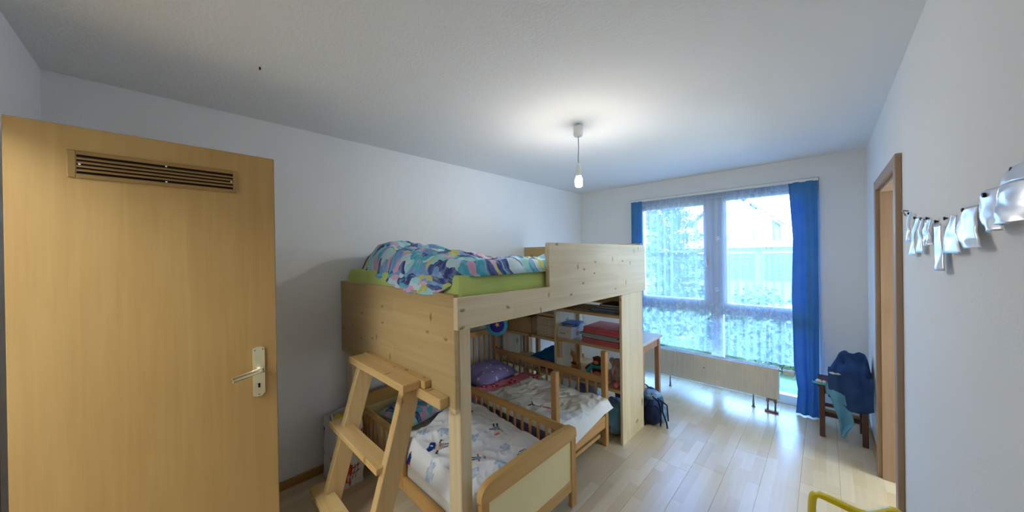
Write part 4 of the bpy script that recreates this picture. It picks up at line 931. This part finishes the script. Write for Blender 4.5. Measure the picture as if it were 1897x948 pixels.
def navy(u, v):
    # v: back top -> crest -> down the front;  u: left -> right
    x = .015+u*.258
    prof = [(0, 4.21, .46), (.12, 4.20, .58), (.28, 4.12, .70), (.42, 4.02, .715), (.55, 3.93, .64), (.66, 3.87, .575), (.74, 3.852, .50), (.88, 3.845, .40), (1, 3.85, .305)]
    y = interp([(a, b_) for a, b_, c in prof], v); z = interp([(a, c) for a, b_, c in prof], v)
    k = sstep(0, .35, u)*sstep(-.05, .16, 1-u)
    z = z-(1-k)*max(0, z-.47)*.75 if v < .66 else z+.06*(1-sstep(0, .25, u))*sstep(.66, 1, v)+.02*math.sin(u*7)
    y = y+(1-k)*.02
    n1 = .035*nz(u*3+v*2, v*6, 4)+.022*nz(u*7, v*9, 9)+.022*math.sin(v*30+u*4+2*nz(u*3, v*3, 1))*sstep(.3, .45, v)*(1-sstep(.62, .75, v))
    if v > .66: y += .014*math.sin(u*13+v*4)+.012*nz(u*5, v*9, 7)-.010; x += .02*(v-.66)*math.sin(u*9); n1 *= .4
    return (min(x, XR-.012), y-n1*.7, z+n1)
nv_ = sheet('jacket', 44, 60, navy, m_navy, thick=.007); tag(nv_, 'navy blue jacket heaped over the stool', 'clothes')
sk_ = obj('sock', lumpy((.055, 3.855, .572), (.035, .012, .010), 12, .2, 20, .4), m_pw, None, True); tag(sk_, 'small white sock tucked into the fold of the navy jacket', 'sock')
def tealc(u, v):
    # left lobe folds short under the seat, right lobe hangs long and narrow
    x0 = interp([(0, -.005), (.35, .0), (.55, .035), (.75, .05), (1, .075)], v); x1 = interp([(0, .13), (.3, .14), (.5, .15), (.7, .165), (.85, .13), (1, .105)], v)
    x = x0+(x1-x0)*u; z = .468-.42*v*(.62+.38*sstep(.1, .5, u))+.02*math.sin(u*6+v*3)
    y = 3.835+.014*math.sin(u*8+v*4)+.010*nz(u*4, v*5, 2)
    if v < .12: y += (.12-v)*.35; z = min(z, .468)
    return (x, y, max(.045, z))
tl_ = sheet('shirt', 24, 40, tealc, m_teal, thick=.006); tag(tl_, 'teal shirt hanging down from the stool in front of the jacket', 'clothes')
tg = thing('wristband', (-.035, 3.90, .45), 'turquoise ringed pouch with white ends lying on the corner of the stool', 'pouch')
b1 = BM(); tube(b1, [(-.03+.05*math.cos(t), 3.885+.035*math.sin(t), .463) for t in [k*math.pi/10 for k in range(21)]], .007, 8, False); obj('ring', b1, m_tealp, tg, True)
obj('filling', lumpy((-.045, 3.885, .475), (.022, .022, .016), 4, .2, 16, .451), m_pw, tg, True); obj('filling', lumpy((-.010, 3.88, .473), (.018, .02, .015), 6, .2, 16, .451), m_pw, tg, True)

# ------------------------------------------------------------------ yellow child's chair (bottom right)
yc = thing('child_chair', (.08, 1.80, 0), 'yellow plastic child chair with an open back in the foreground', 'chair')
c0, c1 = Vector((-.058, 1.845, 0)), Vector((.235, 1.945, 0)); ax = (c1-c0).normalized(); nrm = Vector((ax.y, -ax.x, 0)); sdv = Vector((-.08, -1, 0)).normalized()   # nrm points to the seat side (towards the camera)
def onb(a, z, d=0): p = c0+ax*a+sdv*d; return (p.x, p.y, z)
Lw = (c1-c0).length
top = [(0, .30), (-.002, .45), (.0, .565), (.008, .59), (.022, .602), (.04, .603), (.08, .592), (.13, .574), (.175, .562), (.205, .575), (.235, .60), (.262, .607), (.288, .595), (.305, .56), (.309, .45), (.309, .30)]
b1 = BM()
# outer loop swept as a flat band
def band(bm, pts, w, d, flare):
    n = len(pts); rows = []
    for i, (a, z) in enumerate(pts):
        p = Vector(onb(a, z)); q_ = Vector(onb(*pts[min(n-1, i+1)]))-Vector(onb(*pts[max(0, i-1)])); q_.normalize()
        inn = q_.cross(nrm).normalized()
        if (inn.dot(Vector(onb(.155, .42))-p)) < 0: inn = -inn
        rows.append([p+nrm*d/2, p+inn*.005+nrm*d*.5, p+inn*w+nrm*d*.35, p+inn*w-nrm*d*.35, p+inn*.005-nrm*d*.5, p-nrm*d/2])
    rows = [[bm.verts.new(v) for v in r] for r in rows]
    for i in range(n-1):
        for k in range(6): bm.faces.new((rows[i][k], rows[i][(k+1) % 6], rows[i+1][(k+1) % 6], rows[i+1][k]))
    bm.faces.new(rows[0]); bm.faces.new(rows[-1][::-1]); bmesh.ops.recalc_face_normals(bm, faces=bm.faces)
band(b1, top, .026, .03, 0); o = obj('backrest', b1, m_yel, yc, True); o.modifiers.new('sub', 'SUBSURF').levels = 1; o.modifiers['sub'].render_levels = 2
b1 = BM(); bar(b1, onb(.01, .42), onb(Lw-.01, .42), .018, .05); obj('back_bar', b1, m_yel, yc)
b1 = BM(); prism(b1, [onb(-.01, .29), onb(Lw+.01, .29), onb(Lw-.01, .285, .28), onb(.01, .285, .28)], (0, 0, .022)); bmesh.ops.bevel(b1, geom=b1.edges[:], offset=.006, segments=2, affect='EDGES'); obj('seat', b1, m_yel, yc)
for a, d, ea, ed in ((.015, .01, -.02, -.03), (Lw-.015, .01, Lw+.005, -.03), (.02, .26, -.01, .29), (Lw-.02, .26, Lw-.01, .29)):
    b1 = BM(); tube(b1, [onb(a, .295, d), onb(ea, 0, ed)], [.02, .016], 10); obj('leg', b1, m_yel, yc, True)

# ------------------------------------------------------------------ silver pieces pinned to the right wall
def wallpt(zx, zy, off=.024):       # outline points in the wall plane (y, z)
    px, py = 1650+zx/3.951, 280+zy/3.951
    r = fw+rt*((px-948.5)/F)+up*((474-py)/F); t = (XR-off)/r.x
    return (r.y*t, CAMH+r.z*t)
PIECES = [
 ('largest', [(790, 262), (775, 330), (785, 420), (800, 490), (822, 540)], [(1010, 190), (1030, 260), (1035, 350), (1035, 430), (1030, 515)], .034, (885, 135)),
 ('second largest', [(627, 312), (622, 380), (632, 460), (665, 535), (715, 592)], [(768, 258), (765, 330), (775, 420), (795, 500), (820, 577)], .022, (675, 322)),
 ('third', [(520, 425), (480, 490), (456, 580), (475, 650), (530, 712)], [(602, 393), (598, 480), (600, 570), (618, 650), (645, 706)], .02, (525, 430)),
 ('fourth', [(432, 472), (400, 535), (370, 600), (358, 660), (365, 745)], [(447, 468), (446, 540), (452, 610), (465, 680), (482, 745)], .015, (392, 492)),
 ('long', [(300, 545), (304, 630), (308, 710), (313, 790), (318, 875)], [(335, 532), (342, 620), (352, 700), (360, 790), (369, 875)], .016, (325, 515)),
 ('sixth', [(252, 500), (246, 545), (246, 600), (254, 650), (265, 690)], [(270, 497), (262, 545), (263, 600), (272, 650), (287, 683)], .014, (262, 492)),
 ('seventh', [(228, 522), (222, 570), (218, 610), (222, 650), (238, 695)], [(246, 515), (242, 560), (242, 610), (246, 655), (262, 692)], .012, (225, 500)),
 ('eighth', [(205, 495), (193, 560), (183, 620), (177, 680), (171, 742)], [(213, 495), (204, 560), (203, 620), (207, 680), (212, 741)], .012, (212, 492)),
 ('ninth', [(163, 490), (150, 560), (138, 630), (130, 700), (122, 763)], [(185, 485), (165, 560), (155, 630), (153, 700), (158, 760)], .012, (172, 488)),
 ('narrow', [(116, 450), (108, 500), (105, 560), (103, 610), (102, 662)], [(127, 448), (116, 500), (114, 560), (116, 610), (121, 660)], .010, (128, 455)),
]
ORD = ['largest curved silver sheet, nearest the camera', 'second silver sheet from the right edge of the photo', 'third silver sheet from the right, black pin at its top,', 'fourth silver sheet from the right, shaped like a sail', 'longest and narrowest hanging silver strip', 'sixth silver strip from the right', 'seventh silver strip from the right, short and shaded', 'eighth silver strip from the right', 'ninth silver strip from the right', 'silver strip nearest the door casing']
for (nm, L, R, bul, pin), lab in zip(PIECES, ORD):
    Lp = [wallpt(*p) for p in L]; Rp = [wallpt(*p) for p in R]
    def pos(u, v, Lp=Lp, Rp=Rp, bul=bul):
        a = v*(len(Lp)-1); i = min(int(a), len(Lp)-2); k = a-i
        ly, lz = [Lp[i][c]+(Lp[i+1][c]-Lp[i][c])*k for c in (0, 1)]; ry, rz = [Rp[i][c]+(Rp[i+1][c]-Rp[i][c])*k for c in (0, 1)]
        return (XR-.012-bul*math.sin(math.pi*(.12+.76*u))*(.55+.45*v)-.004*nz(u*3, v*4, bul*90), ly+(ry-ly)*u, lz+(rz-lz)*u)
    cy, cz = [sum(p[c] for p in Lp+Rp)/10 for c in (0, 1)]
    t = thing('silver_ornament', (XR, cy, cz), lab+' pinned to the right wall', 'ornament', 'silver sheets pinned to the right wall')
    sheet('silver_sheet', 14, 16, pos, m_tin, t, thick=.0016)
    py, pz_ = wallpt(*pin, .03 if nm == 'second largest' else .008)
    if nm == 'largest':
        top_ = [wallpt(790, 262, .01), wallpt(800, 195, .01), wallpt(840, 150, .01), wallpt(900, 105, .01), wallpt(1000, 60, .01)]; bot_ = [wallpt(790, 262), wallpt(850, 228), wallpt(905, 212), wallpt(960, 200), wallpt(1010, 190)]
        def hp_(u, v):
            a = u*4; i = min(int(a), 3); k = a-i
            y1 = [top_[i][c]+(top_[i+1][c]-top_[i][c])*k for c in (0, 1)]; y0 = [bot_[i][c]+(bot_[i+1][c]-bot_[i][c])*k for c in (0, 1)]
            return (XR-.008-.016*v*math.sin(math.pi*(.12+.76*u)), y1[0]+(y0[0]-y1[0])*v, y1[1]+(y0[1]-y1[1])*v)
        sheet('bent_top', 12, 6, hp_, m_tin, t, thick=.0016)
    obj('pin', lathe(BM(), [(.0025, 0), (.003, -.004), (.0055, -.005), (.0055, -.009), (0, -.010)], (XR-(.022 if nm == 'second largest' else .001), py, pz_), 10, 'x'), m_black, t)
hk = thing('wall_hook', (XR, 2.33, 1.77), 'thin wire hook on the right wall beside the last silver strip', 'hook')
a_, b_ = wallpt(72, 442), wallpt(108, 470)
obj('wire', tube(BM(), [(XR-.001, a_[0], a_[1]), (XR-.02, a_[0]-.01, a_[1]+.004), (XR-.024, b_[0], b_[1])], .003, 6), m_chrome, hk, True)

# ------------------------------------------------------------------ outside
GZ = -.45
struct('ground', box(BM(), -120, 90, YB+.25, 200, GZ-.2, GZ), m_soil)
struct('ground_lawn', box(BM(), -60, 40, YB+.25, 15.5, GZ, GZ+.02), m_lawn)
def leaves(cs, n, size, mat, nm, par, seed):
    """leaf blades scattered in ellipsoids (thin folded blades)"""
    rnd = random.Random(seed); bm = BM()
    for i in range(n):
        c, r = rnd.choice(cs); d = Vector((rnd.gauss(0, 1), rnd.gauss(0, 1), rnd.gauss(0, 1))).normalized()*rnd.random()**.33
        p = Vector(c)+Vector((d.x*r[0], d.y*r[1], d.z*r[2])); p.z = max(p.z, GZ+.03)
        a = Vector((rnd.gauss(0, 1), rnd.gauss(0, 1), rnd.gauss(0, .6))).normalized()*size*rnd.uniform(.7, 1.3); b_ = a.cross(Vector((rnd.gauss(0, 1), rnd.gauss(0, 1), rnd.gauss(0, 1)))).normalized()*a.length*.38; nn = a.cross(b_).normalized()*size*.1
        v = [bm.verts.new(q_) for q_ in (p-a*.5, p+b_+nn, p+a*.5, p-b_+nn)]; bm.faces.new((v[0], v[1], v[2])); bm.faces.new((v[0], v[2], v[3]))
    o = obj(nm, bm, mat, par); o['kind'] = 'stuff'; return o
def bush(x, y, r, h, seed, label):
    t = thing('garden_bush', (x, y, GZ), label, 'bush', 'bushes in front of the window'); rnd = random.Random(seed)
    leaves([((x+rnd.uniform(-.4, .4)*r, y+rnd.uniform(-.4, .4)*r, GZ+h*rnd.uniform(.35, .62)), (r*.75, r*.75, h*.45)) for _ in range(5)], 1500, .11, m_leafb, 'foliage', t, seed)
    b1 = BM()
    for k in range(5): a = k*1.3; tube(b1, [(x, y, GZ), (x+.4*r*math.cos(a), y+.4*r*math.sin(a), GZ+h*.55)], [.03, .012], 6)
    obj('stems', b1, m_bark, t)
for i, (x, y, r, h, lab) in enumerate(((-4.1, 7.6, .8, 1.25, 'leafy bush outside the window, furthest left'), (-2.75, 7.2, .62, 1.15, 'leafy bush outside the left window pane'), (-1.55, 7.7, .62, 1.2, 'leafy bush outside, in front of the conifer'), (-.45, 7.1, .58, 1.0, 'low leafy bush outside the right window pane'), (.75, 7.6, .7, 1.35, 'leafy bush outside behind the right curtain'), (-1.0, 9.6, .9, 1.3, 'bush outside standing further back in the middle'))): bush(x, y, r, h, 40+i, lab)
def conifer(x, y, h, R, seed, label):
    t = thing('conifer_tree', (x, y, GZ), label, 'tree'); rnd = random.Random(seed); bm = BM(); br = BM()
    obj('trunk', tube(BM(), [(x, y, GZ), (x, y, GZ+h)], [.12, .015], 8), m_bark, t)
    for i in range(190):
        f = (i/190)**.85; z = GZ+.3+f*(h-.4); L = R*(1-f)**.75*rnd.uniform(.6, 1.1)+.10; a = i*2.4; tilt = rnd.uniform(-.45, .35)+.5*f
        d = Vector((math.cos(a), math.sin(a), tilt)).normalized(); tube(br, [(x, y, z), tuple(Vector((x, y, z))+d*L*.9)], [.016, .004], 5)
        for k in range(int(26+60*(1-f))):
            s = rnd.uniform(.12, 1); p = Vector((x, y, z))+d*L*s+Vector((rnd.gauss(0, .05), rnd.gauss(0, .05), rnd.gauss(0, .06)))
            v_ = (d*.7+Vector((rnd.gauss(0, 1), rnd.gauss(0, 1), rnd.gauss(0, .8)))*.6).normalized()*rnd.uniform(.06, .13); w_ = v_.cross(Vector((rnd.gauss(0, 1), rnd.gauss(0, 1), rnd.gauss(0, 1)))).normalized()*.022
            q_ = [bm.verts.new(c) for c in (p-w_, p+w_, p+v_+w_*.4, p+v_-w_*.4)]; bm.faces.new(q_)
    o = obj('needles', bm, m_leafc, t); o['kind'] = 'stuff'; obj('branches', br, m_bark, t)
conifer(-3.35, 10.6, 4.6, 1.35, 3, 'tall grey-green conifer standing outside the left window pane')
struct('ground_kerb', bx(-30, 20, 13.2, 13.5, GZ, GZ+.35), m_conc)
# row of garages with a pale roof edge
ga = thing('garage_row', (-2, 30, GZ), 'long low grey garage row with a pale roof edge beyond the bushes', 'building')
obj('wall', box(BM(), -9.5, 12, 29, 34, GZ, 1.9), m_garage, ga); obj('roof_edge', box(BM(), -9.8, 12.3, 28.7, 34.3, 1.9, 2.35), m_conc, ga)
for k in range(7): dd = obj('garage_door', box(BM(), -8.9+k*2.9, -6.6+k*2.9, 28.94, 29.02, GZ, 1.5), m_gdoor, ga); obj('lintel', box(BM(), -9.0+k*2.9, -6.5+k*2.9, 28.9, 29.0, 1.5, 1.6), m_conc, dd)
def house(nm_lab, x0, x1, y0, y1, ze, zr, seed, along='x', wallm=m_render):
    t = thing('house', ((x0+x1)/2, (y0+y1)/2, GZ), nm_lab, 'building'); obj('wall', box(BM(), x0, x1, y0, y1, GZ, ze), wallm, t)
    if along == 'x':
        ym = (y0+y1)/2; obj('roof', prism(BM(), [(x0-.3, y0-.4, ze), (x0-.3, y1+.4, ze), (x0-.3, ym, zr)], (x1-x0+.6, 0, 0)), m_roof, t)
    else:
        xm = (x0+x1)/2; obj('gable', prism(BM(), [(x0, y0, ze), (x1, y0, ze), (xm, y0, zr-.25)], (0, y1-y0, 0)), wallm, t)
        rb = BM(); prism(rb, [(x0-.5, y0-.4, ze-.25), (xm, y0-.4, zr), (xm, y0-.4, zr+.25), (x0-.5, y0-.4, ze)], (0, y1-y0+.8, 0)); prism(rb, [(x1+.5, y0-.4, ze-.25), (x1+.5, y0-.4, ze), (xm, y0-.4, zr+.25), (xm, y0-.4, zr)], (0, y1-y0+.8, 0)); obj('roof', rb, m_roof, t)
    n = max(2, int((x1-x0)/3)); f_ = 0
    for zz in [z for z in (1.2, 4.0) if z+1.5 < ze]:
        for k in range(n):
            xc = x0+(k+.5)*(x1-x0)/n; w_ = obj('window', box(BM(), xc-.6, xc+.6, y0-.05, y0+.02, zz, zz+1.4), m_conc, t); obj('pane', box(BM(), xc-.5, xc+.5, y0-.07, y0-.04, zz+.1, zz+1.3), m_gdoor, w_)
    obj('chimney', box(BM(), (x0+x1)/2+1.2, (x0+x1)/2+1.9, (y0+y1)/2-.3, (y0+y1)/2+.4, ze+.5, zr+.9), m_conc, t)
house('pale gabled house far outside behind the garages', -11.5, -4.0, 44, 54, 5.0, 8.6, 1, 'y')
house('wide pale house with a red roof far outside at the left of the window', -34, -17, 40, 50, 5.4, 8.6, 2, 'x')
house('pale house with red roof far outside near the right curtain', -1.0, 9.0, 52, 60, 5.2, 9.2, 3, 'x')
bpy.context.view_layer.update()
